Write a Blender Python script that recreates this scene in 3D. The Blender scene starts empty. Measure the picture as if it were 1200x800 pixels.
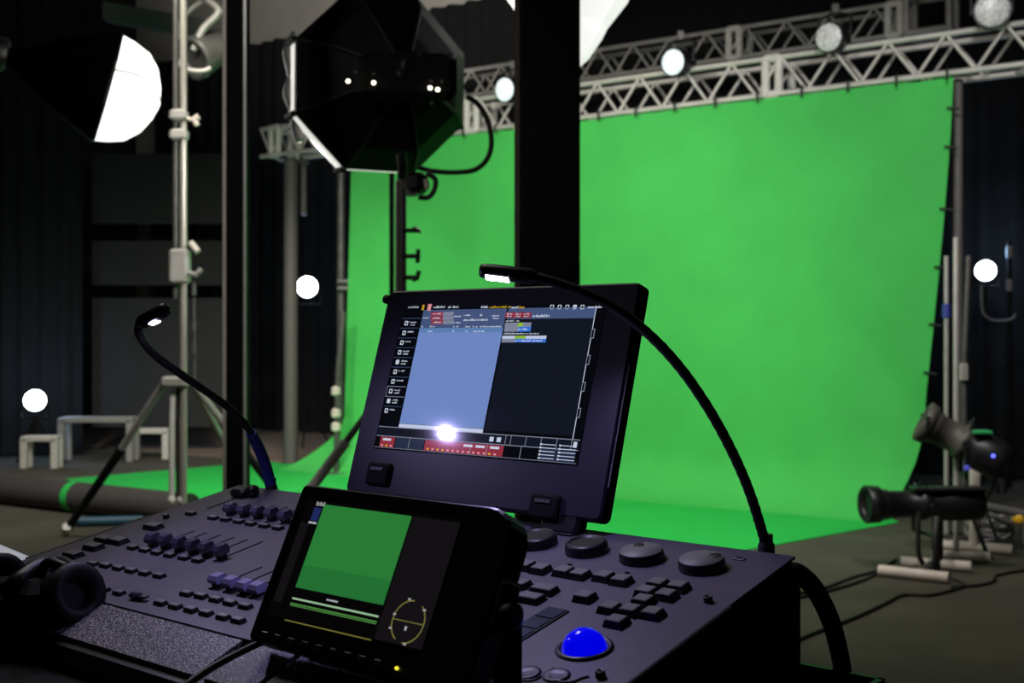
import bpy, math, random
from mathutils import Vector, Matrix
random.seed(7)
V = Vector
PI = math.pi
col = bpy.context.scene.collection
FPX, HZ, EYE = 1360.0, 395.0, 1.35          # focal length in pixels, horizon row, eye height in metres

# ---------------------------------------------------------------- placing
def at(u, v, y):
    return V(((u - 600) / FPX * y, y, EYE + (HZ - v) / FPX * y))
def onfloor(u, v, z=0.0):
    return at(u, v, (EYE - z) * FPX / (v - HZ))
def hit(u, v, o, n):
    d = V(((u - 600) / FPX, 1, (HZ - v) / FPX)); c = V((0, 0, EYE))
    return c + d * ((o - c).dot(n) / d.dot(n))
def nrm(*a):
    return V(a).normalized()

# ---------------------------------------------------------------- materials
MATS = {}
def mat(name, c, rough=.5, metal=0., emit=None, es=1., var=.12, scale=30., bump=0., spec=.5, coat=0.):
    if name in MATS: return MATS[name]
    m = bpy.data.materials.new(name); m.use_nodes = True
    nt = m.node_tree; b = nt.nodes['Principled BSDF']
    b.inputs['Roughness'].default_value = rough; b.inputs['Metallic'].default_value = metal
    b.inputs['Specular IOR Level'].default_value = spec
    if coat: b.inputs['Coat Weight'].default_value = coat; b.inputs['Coat Roughness'].default_value = .06
    tc = nt.nodes.new('ShaderNodeTexCoord'); nz = nt.nodes.new('ShaderNodeTexNoise')
    nz.inputs['Scale'].default_value = scale; nz.inputs['Detail'].default_value = 4
    nt.links.new(tc.outputs['Object'], nz.inputs['Vector'])
    rp = nt.nodes.new('ShaderNodeValToRGB')
    rp.color_ramp.elements[0].color = tuple(x * (1 - var) for x in c) + (1,)
    rp.color_ramp.elements[1].color = tuple(min(1, x * (1 + var)) for x in c) + (1,)
    rp.color_ramp.elements[0].position = .3; rp.color_ramp.elements[1].position = .7
    nt.links.new(nz.outputs['Fac'], rp.inputs['Fac']); nt.links.new(rp.outputs['Color'], b.inputs['Base Color'])
    if bump:
        bp = nt.nodes.new('ShaderNodeBump'); bp.inputs['Strength'].default_value = bump; bp.inputs['Distance'].default_value = .002
        nt.links.new(nz.outputs['Fac'], bp.inputs['Height']); nt.links.new(bp.outputs['Normal'], b.inputs['Normal'])
    if emit:
        b.inputs['Emission Color'].default_value = tuple(emit) + (1,); b.inputs['Emission Strength'].default_value = es
    MATS[name] = m
    return m
def speckle(name, c0, c1, scale=900.):
    m = mat(name, c0, .55, var=.05)
    nt = m.node_tree; b = nt.nodes['Principled BSDF']
    tc = nt.nodes.new('ShaderNodeTexCoord'); vo = nt.nodes.new('ShaderNodeTexNoise')
    vo.inputs['Scale'].default_value = scale; vo.inputs['Detail'].default_value = 1
    nt.links.new(tc.outputs['Object'], vo.inputs['Vector'])
    rp = nt.nodes.new('ShaderNodeValToRGB')
    rp.color_ramp.elements[0].position = .5; rp.color_ramp.elements[0].color = c0 + (1,)
    rp.color_ramp.elements[1].position = .66; rp.color_ramp.elements[1].color = c1 + (1,)
    nt.links.new(vo.outputs['Fac'], rp.inputs['Fac']); nt.links.new(rp.outputs['Color'], b.inputs['Base Color'])
    return m
def led_lens(name, c, strength, spread, scale=60.):
    m = mat(name, (.5, .5, .5), .3, emit=c, es=strength)
    nt = m.node_tree; b = nt.nodes['Principled BSDF']
    tc = nt.nodes.new('ShaderNodeTexCoord'); vo = nt.nodes.new('ShaderNodeTexVoronoi'); vo.inputs['Scale'].default_value = scale
    nt.links.new(tc.outputs['Object'], vo.inputs['Vector'])
    rp = nt.nodes.new('ShaderNodeValToRGB'); rp.color_ramp.elements[0].color = c + (1,)
    rp.color_ramp.elements[1].color = tuple(x * spread for x in c) + (1,); rp.color_ramp.elements[1].position = .7
    nt.links.new(vo.outputs['Distance'], rp.inputs['Fac']); nt.links.new(rp.outputs['Color'], b.inputs['Emission Color'])
    return m
def wood(name, c0, c1):
    m = mat(name, c0, .5, scale=6, var=.3)
    nt = m.node_tree; b = nt.nodes['Principled BSDF']
    tc = nt.nodes.new('ShaderNodeTexCoord'); br = nt.nodes.new('ShaderNodeTexBrick')
    br.inputs['Scale'].default_value = 1.2; br.inputs['Color1'].default_value = c0 + (1,); br.inputs['Color2'].default_value = c1 + (1,)
    br.inputs['Mortar'].default_value = (.01, .008, .006, 1); br.inputs['Mortar Size'].default_value = .008
    br.inputs['Brick Width'].default_value = 1.6; br.inputs['Row Height'].default_value = .16
    nt.links.new(tc.outputs['Object'], br.inputs['Vector']); nt.links.new(br.outputs['Color'], b.inputs['Base Color'])
    return m

BLACK = mat('black_paint', (.010, .010, .011), .42)
MATT = mat('black_matt', (.0055, .0055, .006), .8, spec=.2)
RUBBER = mat('black_rubber', (.012, .012, .012), .55)
DRAPE = mat('black_drape', (.0042, .0044, .0052), .95, var=.3, scale=8)
SHELLM = mat('black_softbox_fabric', (.0022, .0022, .0022), .6, scale=12, bump=.1, spec=.25)
ALU = mat('aluminium', (.60, .57, .53), .45, .35, var=.1, scale=9)
ALUD = mat('dull_aluminium', (.42, .40, .37), .5, .35, var=.15, scale=9)
CHROME = mat('chrome', (.42, .39, .34), .35, .5, var=.08)
STEELD = mat('dark_steel', (.10, .095, .09), .45, .4, var=.2, scale=14)
BROWNP = mat('brown_pole_paint', (.11, .10, .095), .6, var=.15)
PIPE = mat('pale_pipe', (.62, .54, .47), .5, var=.12, scale=12)
WHITEP = mat('white_plastic', (.62, .60, .55), .5, var=.1)
GREEN = mat('green_cloth', (.072, .52, .105), .85, var=.06, scale=2.2, spec=.1)
GREENF = mat('green_vinyl', (.028, .52, .085), .6, var=.06, scale=2.2, spec=.2)
FLOORM = mat('floor_paint', (.078, .072, .056), .85, spec=.2, var=.22, scale=1.6, bump=.05)
WOODM = wood('wood_boards', (.30, .225, .17), (.24, .175, .13))
GREYW = mat('grey_wall', (.55, .52, .48), .9, var=.08, scale=2)
DARKW = mat('dark_wall', (.018, .018, .019), .9, var=.2, scale=3)
PANELM = mat('console_paint', (.098, .088, .122), .55, var=.06, scale=60)
CASEB = mat('console_black', (.012, .012, .014), .45)
SPECK = speckle('speckled_palm_rest', (.020, .019, .024), (.75, .71, .73), 680.)
KEYD = mat('key_dark', (.014, .014, .016), .4)
KEYT = mat('key_cap_top', (.20, .19, .185), .4)  # tops paler than the key sides, standing in for ambient light
CAPM = mat('fader_cap', (.10, .09, .15), .22, coat=.5)
CAPL = mat('fader_cap_light', (.30, .28, .52), .3)
WHEEL = mat('encoder_top', (.19, .185, .175), .5)
BALL = mat('trackball_blue', (.01, .01, .35), .12, emit=(.0, .0, 1.), es=.75, coat=.6)
LEDW = mat('led_white', (.8, .8, .8), .3, emit=(.80, .78, 1.), es=60)
LEDL = mat('led_white_hot', (.8, .8, .8), .3, emit=(.70, .66, 1.), es=110)
SPOTW = mat('spot_lens_hot', (.9, .9, .9), .3, emit=(.93, .98, 1.), es=14)
DIFFW = mat('diffuser_fabric', (.85, .85, .82), .8, emit=(1., 1., .96), es=1.6)
DIFFG = mat('diffuser_soft', (.85, .85, .82), .8, emit=(1., 1., .97), es=.82)
RIMW = mat('diffuser_rim', (.85, .85, .82), .8, emit=(1., .98, .90), es=.75)
SEAM = mat('grey_seam', (.30, .29, .27), .8)
YEL = mat('yellow_plastic', (.75, .42, .02), .4, emit=(.8, .42, .02), es=.1)  # slight glow put in so the knob looks lit
YLED = mat('yellow_led', (.6, .5, .02), .4, emit=(.9, .8, .05), es=1.2)
BLED = mat('blue_led', (.1, .1, .9), .4, emit=(.10, .12, 1.), es=2.5)
WLED = mat('warm_indicator', (.9, .8, .5), .4, emit=(1., .93, .65), es=5)
GREYM = mat('grey_plastic', (.17, .165, .16), .5)
SPOTB = mat('spotlight_body', (.062, .056, .048), .55)
BLUEP = mat('blue_sleeve', (.035, .05, .28), .5)
TEAL = mat('teal_sleeve', (.02, .085, .13), .5)
PAPER = mat('paper', (.75, .75, .80), .7, emit=(.8, .85, 1.), es=.25)  # faint emission imitates light falling on the sheet
ROLLM = mat('vinyl_roll_grey', (.058, .054, .052), .7, var=.1, scale=20)
CABLE = mat('cable_black', (.014, .014, .013), .6)

# ---------------------------------------------------------------- mesh building
XF = {}                                   # matrix of each root
class MB:
    def __init__(s): s.v = []; s.f = []; s.m = []; s.sm = []
    def add(s, vs, fs, mi=0, smooth=False):
        o = len(s.v); s.v += [V(p) for p in vs]
        for f in fs: s.f.append([i + o for i in f]); s.m.append(mi); s.sm.append(smooth)
        return s
    def quad(s, a, b, c, d, mi=0): return s.add([a, b, c, d], [(0, 1, 2, 3)], mi)
    def box(s, c, size, R=None, mi=0, bev=0.):
        x, y, z = (k / 2 for k in size); R = R or Matrix.Identity(3); c = V(c)
        b = min(bev, x * .9, y * .9, z * .9)
        if b <= 0:
            p = [c + R @ V((i * x, j * y, k * z)) for i in (-1, 1) for j in (-1, 1) for k in (-1, 1)]
            return s.add(p, [(0, 1, 3, 2), (4, 6, 7, 5), (0, 4, 5, 1), (2, 3, 7, 6), (0, 2, 6, 4), (1, 5, 7, 3)], mi)
        ring = lambda ix, iy, z_: [c + R @ V(q) for q in ((-ix, -iy + b, z_), (-ix + b, -iy, z_), (ix - b, -iy, z_), (ix, -iy + b, z_), (ix, iy - b, z_), (ix - b, iy, z_), (-ix + b, iy, z_), (-ix, iy - b, z_))]
        rs = [ring(x - b, y - b, -z), ring(x, y, -z + b), ring(x, y, z - b), ring(x - b, y - b, z)]
        return s.loft(rs, mi, True, False)
    def loft(s, rings, mi=0, caps=True, smooth=True, closed=True):
        n = len(rings[0]); vs = [p for r in rings for p in r]; fs = []
        for i in range(len(rings) - 1):
            for j in range(n if closed else n - 1):
                k = (j + 1) % n
                fs.append((i * n + j, i * n + k, (i + 1) * n + k, (i + 1) * n + j))
        s.add(vs, fs, mi, smooth)
        if caps:
            s.add(rings[0], [tuple(range(n))[::-1]], mi); s.add(rings[-1], [tuple(range(n))], mi)
        return s
    def tube(s, pts, r, seg=8, mi=0, caps=True):
        pts = [V(p) for p in pts]; rr = r if isinstance(r, (list, tuple)) else [r] * len(pts)
        rings = []; ref = None
        for i, p in enumerate(pts):
            t = (pts[min(i + 1, len(pts) - 1)] - pts[max(i - 1, 0)]).normalized()
            if ref is None: ref = t.orthogonal().normalized()
            ref = (ref - t * ref.dot(t)); ref = ref.normalized() if ref.length > 1e-6 else t.orthogonal().normalized()
            b = t.cross(ref)
            rings.append([p + (ref * math.cos(2 * PI * k / seg) + b * math.sin(2 * PI * k / seg)) * rr[i] for k in range(seg)])
        return s.loft(rings, mi, caps)
    def cyl(s, a, b, r0, r1=None, seg=16, mi=0): return s.tube([a, b], [r0, r0 if r1 is None else r1], seg, mi)
    def lathe(s, o, ax, prof, seg=24, mi=0, phase=0., caps=True, smooth=True, side=None):
        o = V(o); ax = V(ax).normalized()
        a = V(side) if side is not None else (V((0, 0, 1)) if abs(ax.z) < .9 else V((1, 0, 0)))
        a = (a - ax * a.dot(ax)).normalized(); b = ax.cross(a)
        rings = [[o + ax * h + (a * math.cos(2 * PI * k / seg + phase) + b * math.sin(2 * PI * k / seg + phase)) * r for k in range(seg)] for h, r in prof]
        return s.loft(rings, mi, caps, smooth)
    def ball(s, c, r, seg=16, mi=0, sq=(1, 1, 1)):
        n = seg // 2; rings = [[V(c) + V((r * sq[0] * math.sin(PI * i / n) * math.cos(2 * PI * k / seg), r * sq[1] * math.sin(PI * i / n) * math.sin(2 * PI * k / seg), -r * sq[2] * math.cos(PI * i / n))) for k in range(seg)] for i in range(1, n)]
        return s.loft(rings, mi, True)
    def prism(s, poly, ex, mi=0):
        n = len(poly); a = [V(p) for p in poly]; b = [p + V(ex) for p in a]
        s.add(a, [tuple(range(n))[::-1]], mi); s.add(b, [tuple(range(n))], mi)
        return s.add(a + b, [(i, (i + 1) % n, (i + 1) % n + n, i + n) for i in range(n)], mi)
    def build(s, name, mats, parent=None, local=False):
        if not isinstance(mats, (list, tuple)): mats = [mats]
        M = Matrix.Identity(4)
        if parent is not None: M = XF.get(parent.name, M)
        vs = s.v if (local or parent is None) else [M.inverted() @ p for p in s.v]
        me = bpy.data.meshes.new(name); me.from_pydata([tuple(p) for p in vs], [], s.f)
        for m in mats: me.materials.append(m)
        for p, mi, sm in zip(me.polygons, s.m, s.sm): p.material_index = mi; p.use_smooth = sm
        import bmesh
        bm = bmesh.new(); bm.from_mesh(me); bmesh.ops.recalc_face_normals(bm, faces=bm.faces); bm.to_mesh(me); bm.free()
        o = bpy.data.objects.new(name, me); col.objects.link(o)
        if parent is not None: o.parent = parent; XF[o.name] = M
        return o
def tag(o, label, cat, group=None, kind=None):
    o['label'] = label; o['category'] = cat
    if group: o['group'] = group
    if kind: o['kind'] = kind
    return o
def root(name, loc, label, cat, group=None, R=None):
    o = bpy.data.objects.new(name, None); col.objects.link(o); o.empty_display_size = .1
    M = Matrix.Translation(V(loc)) @ (R.to_4x4() if R else Matrix.Identity(4))
    o.location = V(loc)
    if R: o.rotation_euler = R.to_euler()
    XF[o.name] = M
    return tag(o, label, cat, group)
def struct(o): o['kind'] = 'structure'; return o
def smooth_path(pts, n=6):
    pts = [V(p) for p in pts]; out = []
    for i in range(len(pts) - 1):
        p0, p1, p2, p3 = pts[max(i - 1, 0)], pts[i], pts[i + 1], pts[min(i + 2, len(pts) - 1)]
        for k in range(n):
            t = k / n
            out.append(.5 * ((2 * p1) + (p2 - p0) * t + (2 * p0 - 5 * p1 + 4 * p2 - p3) * t * t + (3 * p1 - p0 - 3 * p2 + p3) * t ** 3))
    return out + [pts[-1]]
def lamp(kind, name, loc, energy, color=(1, 1, 1), size=.1, aim=None, spot=60, blend=.5, sy=None):
    l = bpy.data.lights.new(name, kind); l.energy = energy; l.color = color
    if kind == 'AREA':
        l.size = size
        if sy: l.shape = 'RECTANGLE'; l.size_y = sy
    else: l.shadow_soft_size = size
    if kind == 'SPOT': l.spot_size = math.radians(spot); l.spot_blend = blend
    o = bpy.data.objects.new(name, l); col.objects.link(o); o.location = V(loc)
    if aim is not None: o.rotation_euler = (V(aim) - V(loc)).to_track_quat('-Z', 'Y').to_euler()
    return o

# ---------------------------------------------------------------- studio directions
E_ = nrm(-.832, .555, 0)                   # along the green screen, towards its left end
N_ = V((E_.y, -E_.x, 0))                   # away from the camera, behind the screen  (.555,.832)
R0 = V((3.25, 8.5, 0))                     # foot of the screen's right end
def sf(s, n, z=0.): return R0 + E_ * s + N_ * n + V((0, 0, z))
def s_at(u, n=0.):                         # position along a line parallel to the screen where column u falls
    k = (u - 600) / FPX; o = R0 + N_ * n
    return (o.x - k * o.y) / (k * E_.y - E_.x)

# ================================================================= SETTING
fl = MB(); fl.quad((-14, -4, 0), (12, -4, 0), (12, 22, 0), (-14, 22, 0)); struct(fl.build('floor', FLOORM))
BW = 3.4
wb = MB(); wb.quad(sf(-8, BW), sf(14.5, BW), sf(14.5, BW, 8), sf(-8, BW, 8)); struct(wb.build('wall_back', GREYW))
wl = MB(); wl.quad(sf(13.5, BW), sf(13.5, -12), sf(13.5, -12, 8), sf(13.5, BW, 8)); struct(wl.build('wall_left', DARKW))
wr = MB(); wr.quad(sf(-4.2, BW), sf(-4.2, -9), sf(-4.2, -9, 8), sf(-4.2, BW, 8)); struct(wr.build('wall_right', DARKW))
ce = MB(); ce.quad((-14, -4, 8), (12, -4, 8), (12, 22, 8), (-14, 22, 8)); struct(ce.build('ceiling', DARKW))
wd = MB(); wd.prism([sf(5.2, .12, .0), sf(12.9, .12, 0), sf(12.9, 3.2, 0), sf(5.2, 3.2, 0)], (0, 0, .012)); wf = struct(wd.build('floor_boards', WOODM))
# grey beam under the ceiling at the left
bmz = MB(); a, b = at(120, 22, 13.2), at(262, 46, 13.2)
bmz.prism([a, b, b + V((0, 0, .2)), a + V((0, 0, .2))], (0, .2, 0)); struct(bmz.build('trim_1', GREYM))

def drape(name, p0, p1, z0, z1, label, amp=.05, wav=.28, m=DRAPE, group=None):
    p0, p1 = V(p0), V(p1); L = (p1 - p0).length; t = (p1 - p0) / L; nn = V((t.y, -t.x, 0)); n = int(L / wav * 8)
    rows = []
    for z in (z0, z0 + (z1 - z0) * .5, z1):
        k = 1.15 - .3 * (z - z0) / (z1 - z0)
        rows.append([p0 + t * (L * i / n) + nn * (amp * k * math.sin(2 * PI * i / 8) + .4 * amp * math.sin(i * .37)) + V((0, 0, z)) for i in range(n + 1)])
    mb = MB(); mb.loft(rows, 0, False, True, False)
    return tag(mb.build(name, m), label, 'drape', group)
za = at(290, 53, (sf(s_at(290, 3.1), 3.1)).y).z
sx = s_at(655, 3.1)
drape('drape', sf(12.6, 3.1), sf(sx, 3.1), 0.02, za, 'long black drape with grey wall above it, behind the left end of the green screen')
drape('drape', sf(sx - .05, 2.9), sf(-4.1, 2.9), 0.02, 7.6, 'tall black pleated drape behind the truss, reaching out of the picture top at the right')
p0, p1 = at(-150, 470, 12.9), at(97, 470, 13.3)
drape('drape', (p0.x, p0.y, 0), (p1.x, p1.y, 0), 0.02, 6.5, 'black drape at the extreme left behind the glowing domed softbox', .035, .22)

# three wide dark panels on the far wall at the left
for k, (v0, v1, lab) in enumerate(((180, 262, 'uppermost of three dark grey wall panels behind the chrome light stand'), (282, 334, 'middle of three dark grey wall panels, between two black gaps'), (349, 500, 'lowest of three dark grey wall panels, behind the small desk lamp head'))):
    q = MB(); y = 13.6; a, b, c, d = at(108, v1, y), at(262, v1, y), at(262, v0, y), at(108, v0, y)
    q.prism([a, b, c, d], (.0, .05, 0)); tag(q.build('wall_panel', mat('panel_grey', (.019, .019, .018), .8, var=.15, scale=4)), lab, 'panel', 'dark wall panels at the left')

# ================================================================= GREEN SCREEN
TOPZ = 3.29
gs = root('green_screen', sf(3, 0), 'large bright green chroma key cloth hung below the silver truss', 'green screen')
LS = 5.86
rows = []
prof = [(0, z) for z in [TOPZ - .03 - i * (TOPZ - .45) / 22 for i in range(23)]]
prof += [(-.42 * (1 - math.cos(a)), .42 * (1 - math.sin(a)) + .006) for a in [PI / 2 * i / 8 for i in range(1, 9)]]
def gdisp(s, z):
    f = math.sin(s * 1.7 + z * .6) * .012 + math.sin(s * 3.1 - z * 1.3) * .006
    f += .055 * math.exp(-((s - .9 - (1.6 - z) * -.75) / .09) ** 2) * max(0, min(1, (1.9 - z))) * (1 if z > .1 else 0)
    f += .02 * math.exp(-((s - .35 - (3.2 - z) * .9) / .05) ** 2) * max(0, 1 - (3.2 - z) * 1.6)
    return f
for n, z in prof:
    h = 1 - z / TOPZ
    sr = .02 + .30 * h ** 1.35 + (.12 * max(0, h - .85) / .15); sl = LS + .10 * h ** 1.2 + .55 * max(0, h - .86) / .14
    nI = 96
    rows.append([sf(sr + (sl - sr) * i / nI, n + gdisp(sr + (sl - sr) * i / nI, z) * (1 if n == 0 else .3) + .012 * math.sin(i / nI * 6.28 * 8) * max(0, 1 - h * 9), z) for i in range(nI + 1)])
g = MB(); g.loft(rows, 0, False, True, False); cl = g.build('cloth', GREEN, gs)
for k in range(17):
    s = .05 + k * .365; t = MB(); p = sf(s, -.03, TOPZ)
    t.tube(smooth_path([p + V((0, 0, .03)), p + N_ * -.025, p + V((0, 0, -.06)) - N_ * .012]), .009, 6); t.build('tie', RUBBER, gs)
for k, vv in enumerate((128, 173, 245, 313, 380, 437)):
    z = 1.35 + (395 - vv) / FPX * 8.55; h = 1 - z / TOPZ; sr = .02 + .30 * h ** 1.35
    t = MB(); t.cyl(sf(sr + .03, -.02, z + .005), sf(sr - .06, .0, z - .01), .009, seg=6); t.build('tie', RUBBER, gs)
fm = MB()
poly = [(.33, -.3), (.75, -1.71), (1.15, -3.0), (5.45, -2.62), (7.62, -2.08), (7.15, .10), (5.9, .02), (3.0, .02), (.5, -.02)]
fm.prism([sf(a, b, .002) for a, b in poly], (0, 0, .006))
tag(fm.build('green_floor_sheet', GREENF), 'bright green vinyl sheet spread over the floor in front of the hanging green cloth', 'floor sheet')

# ================================================================= TRUSSES
def truss(label, n0, z, s0, s1, h=.29, bay=.42, plates=(), cap=None, m=ALU):
    r = root('lighting_truss', sf((s0 + s1) / 2, n0, z), label, 'truss')
    def c(s, i, j): return sf(s, n0 + j * h, z + i * h)
    for i in (0, 1):
        for j in (0, 1):
            MB().tube([c(s0, i, j), c(s1, i, j)], .024, 10).build('chord', m, r)
    k = 0; s = s0
    while s < s1 - .05:
        e = min(s + bay / 2, s1); up = k % 2
        for j in (0, 1):
            MB().tube([c(s, up, j), c(e, 1 - up, j)], .0145, 7).build('brace', m, r)
        if k % 4 == 0: MB().tube([c(s, 0, 0), c(e, 0, 1)], .013, 7).build('cross_brace', m, r)
        s = e; k += 1
    for ps in plates:
        q = MB()
        for d in (-.055, .055):
            for j in (0, 1): q.tube([c(ps + d, -.04, j), c(ps + d, 1.04, j)], .036, 8)
        for i in (0, 1): q.tube([c(ps - .06, i, 0), c(ps + .06, i, 0)], .036, 8)
        q.build('joint_plate', WHITEP, r)
    return r
truss('long silver box truss carrying the top edge of the green cloth', 0, TOPZ, -1.4, 7.15, plates=(s_at(905), s_at(553), s_at(322)))
truss('silver box truss further back and higher, crossing above the cloth truss', 2.0, 4.14, s_at(1050, 2.) , 8.2, plates=(s_at(860, 2.), s_at(1054, 2.) + .05), m=ALUD)
# square corner block at the end of the high truss
cb = root('corner_block', sf(s_at(1090, 2.), 2., 4.14), 'open square silver truss corner block at the right end of the high truss', 'truss corner')
s0, s1 = s_at(1062, 2.), s_at(1112, 2.)
for n in (2., 2.29):
    q = MB()
    for a, b in (((s0, 0), (s1, 0)), ((s1, 0), (s1, .36)), ((s1, .36), (s0, .36)), ((s0, .36), (s0, 0))):
        q.tube([sf(a[0], n, 4.14 + a[1]), sf(b[0], n, 4.14 + b[1])], .034, 8)
    q.build('square_frame', ALUD, cb)
for a in (s0, s1):
    for z in (0, .36): MB().tube([sf(a, 2., 4.14 + z), sf(a, 2.29, 4.14 + z)], .03, 8).build('side_rail', ALUD, cb)
# legs of the cloth truss
def pole(name, p, z1, r, m, label, cat='pole', plate=.2, group=None, z0=0.):
    o = root(name, (p[0], p[1], z0), label, cat, group)
    MB().cyl((p[0], p[1], z0 + .012), (p[0], p[1], z1), r, seg=12).build('tube', m, o)
    if plate: MB().box((p[0], p[1], z0 + .006), (plate, plate, .012)).build('base_plate', STEELD, o)
    return o
q = sf(s_at(1123, .12), .12); pole('truss_leg', q, TOPZ - .03, .034, BROWNP, 'thin brownish upright pole holding up the truss at the right edge of the green cloth', 'truss leg')
q = sf(s_at(341, .14), .14); pole('truss_leg', q, TOPZ - .03, .075, BROWNP, 'wide dull brown upright below the left end of the cloth truss', 'truss leg')
q = sf(s_at(356, .3), .3); o = root('hanging_pipe', (q.x, q.y, TOPZ - .62), 'short thin brown pipe hanging down from the left end of the cloth truss', 'pipe')
MB().cyl((q.x, q.y, TOPZ - .62), (q.x, q.y, TOPZ + .0), .035).build('tube', BROWNP, o); MB().cyl((q.x, q.y, TOPZ - .06), (q.x, q.y, TOPZ), .05).build('clamp', STEELD, o)
# left support of the cloth
q = sf(LS + .16, .02); sp = root('backdrop_pole', (q.x, q.y, 0), 'dark grey pole standing along the left edge of the green cloth', 'pole')
MB().cyl((q.x, q.y, .012), (q.x, q.y, TOPZ), .04, seg=12).build('tube', STEELD, sp); MB().box((q.x, q.y, .006), (.25, .25, .012)).build('base_plate', STEELD, sp)
for vv in (330, 338): MB().cyl(at(408 - 12, vv, q.y - .06), at(408 + 4, vv, q.y - .06), .03).build('clamp', STEELD, sp)
ls = sf(s_at(394, -.3), -.3)
o = root('lighting_cable_stand', (ls.x, ls.y, 0), 'slender dark stand with pale clamps beside the left edge of the green cloth', 'stand')
MB().tube([(ls.x, ls.y, .02), (ls.x + .02, ls.y, 1.0), (ls.x + .07, ls.y, 1.6)], .03).build('tube', STEELD, o); MB().box((ls.x, ls.y, .01), (.22, .22, .02)).build('base_plate', STEELD, o)
for vv in (458, 484, 500):
    p = at(600 + (ls.x / ls.y) * FPX, vv, ls.y); MB().box(p, (.085, .1, .10), bev=.02).build('clamp', PIPE, o)

# ================================================================= LED PAR LAMPS ON THE TRUSS
parlens = [led_lens('par_lens_bright', (.82, .97, 1.), 1.15, .55), led_lens('par_lens_dim', (.75, .74, .70), .50, .12, 45.)]  # dim lens is given a weak glow so its face reads grey
def par(u, v, n, rad, lens, label, group, axis=(-.62, -.75, -.12), hang=.0):
    s = s_at(u, n); c = sf(s, n); c.z = EYE + (HZ - v) / FPX * c.y
    ax = V(axis).normalized(); o = root('led_par_lamp', c, label, 'stage light', group)
    b = MB(); b.lathe(c, -ax, [(-.02, rad * 1.12), (.0, rad * 1.15), (.10, rad * 1.1), (.17, rad * .85), (.24, rad * .7), (.26, rad * .4)], 20); b.build('housing', BLACK, o)
    MB().lathe(c, ax, [(.0205, rad), (.028, rad * .97), (.036, rad * .6), (.038, .01)], 24).build('lens', lens, o)
    side = ax.cross(V((0, 0, 1))).normalized(); m_ = c - ax * .1; y = MB()
    up = V((0, 0, rad * 1.55 + .04))
    y.tube([m_ + side * rad * 1.2, m_ + side * rad * 1.25 + up * .8, m_ + up, m_ - side * rad * 1.25 + up * .8, m_ - side * rad * 1.2], .013, 6); y.build('yoke', BLACK, o)
    MB().box(m_ + up + V((0, 0, .025)), (.05, .05, .07)).build('clamp', STEELD, o)
    return o
par(593, 105, -.12, .105, parlens[0], 'glowing LED par lamp hanging just left of the thick black post', 'LED par lamps on the truss')
par(790, 73, -.12, .105, parlens[0], 'glowing LED par lamp on the truss just right of the thick black post', 'LED par lamps on the truss')
par(972, 44, -.12, .105, parlens[1], 'dim grey faced LED par lamp in the middle of the right truss run', 'LED par lamps on the truss')
par(1163, 12, -.12, .115, parlens[1], 'dim grey faced LED par lamp near the top right corner, on the truss end', 'LED par lamps on the truss', (-.35, -.93, -.1))

# ================================================================= SMALL BRIGHT SPOTS ON STANDS
def hotspot(u, v, y, rpx, label, stand=True, aim=None, sx=0.):
    c = at(u, v, y); rad = rpx * y / FPX; ax = ((V((0, 0, EYE)) - c).normalized() if aim is None else V(aim).normalized())
    o = root('spot_lamp', (c.x, c.y, 0), label, 'spot lamp', 'small bright spot lamps aimed at the camera')
    MB().lathe(c, -ax, [(-.01, rad * 1.1), (.02, rad * 1.2), (.12, rad * 1.1), (.2, rad * .6), (.21, .01)], 20).build('housing', BLACK, o)
    MB().lathe(c, ax, [(.011, rad), (.022, rad * .8), (.028, .005)], 24).build('lens', SPOTW, o)
    p = c - ax * .13; p.x += sx
    MB().tube([c - ax * .1 + V((rad * 1.3, 0, 0)), c - ax * .1 + V((rad * 1.35, 0, -rad * 1.7)), c - ax * .1 + V((-rad * 1.35, 0, -rad * 1.7)), c - ax * .1 + V((-rad * 1.3, 0, 0))], .012, 6).build('yoke', BLACK, o)
    q = c - ax * .1 - V((0, 0, rad * 1.7))
    MB().cyl((q.x, q.y, .25), q, .017, seg=8).build('pole', MATT, o)
    for k in range(3):
        a = 2 * PI * k / 3 + .5; MB().cyl((q.x, q.y, .5), (q.x + .3 * math.cos(a), q.y + .3 * math.sin(a), .012), .012, seg=6).build('leg', MATT, o)
    return o, c, ax
H1 = hotspot(41, 469, 12.2, 12, 'dazzling round spot lamp low at the extreme left above the white frames')
H2 = hotspot(360, 336, 14.2, 12, 'dazzling round spot lamp in front of the black drape left of the green cloth')
H3 = hotspot(1155, 317, 10.2, 11.5, 'dazzling round spot lamp right of the green cloth, above the ellipsoidal spotlights')
c = H3[1]
o = MB(); o.tube(smooth_path([at(1150, 334, 10.15), at(1150, 350, 10.15), at(1152, 366, 10.15), at(1160, 374, 10.15), at(1172, 376, 10.15), at(1185, 374, 10.15), at(1190, 368, 10.15)]), .012, 6)
tag(o.build('cable', GREYM), 'short grey cable looping below the bright spot lamp at the right edge', 'cable')
q = root('stand_pole', (at(1183, 400, 10.3).x, 10.3, 0), 'black stand pole with two pale clamps at the extreme right beside the bright spot lamp', 'stand')
x = at(1183, 400, 10.3).x
MB().cyl((x, 10.3, .03), (x, 10.3, 2.2), .02).build('tube', MATT, q)
for k in range(3):
    a = 2 * PI * k / 3; MB().cyl((x, 10.3, .4), (x + .3 * math.cos(a), 10.3 + .3 * math.sin(a), .012), .012, seg=6).build('leg', MATT, q)
for vv in (295, 334): MB().cyl(at(1183, vv - 7, 10.27), at(1183, vv + 7, 10.27), .027).build('clamp', GREYM, q)

# ================================================================= SOFTBOXES
def facet_dome(mb, c, ax, prof, n, ph, side, mi=0): mb.lathe(c, ax, prof, n, mi, ph, False, False, side)
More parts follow.
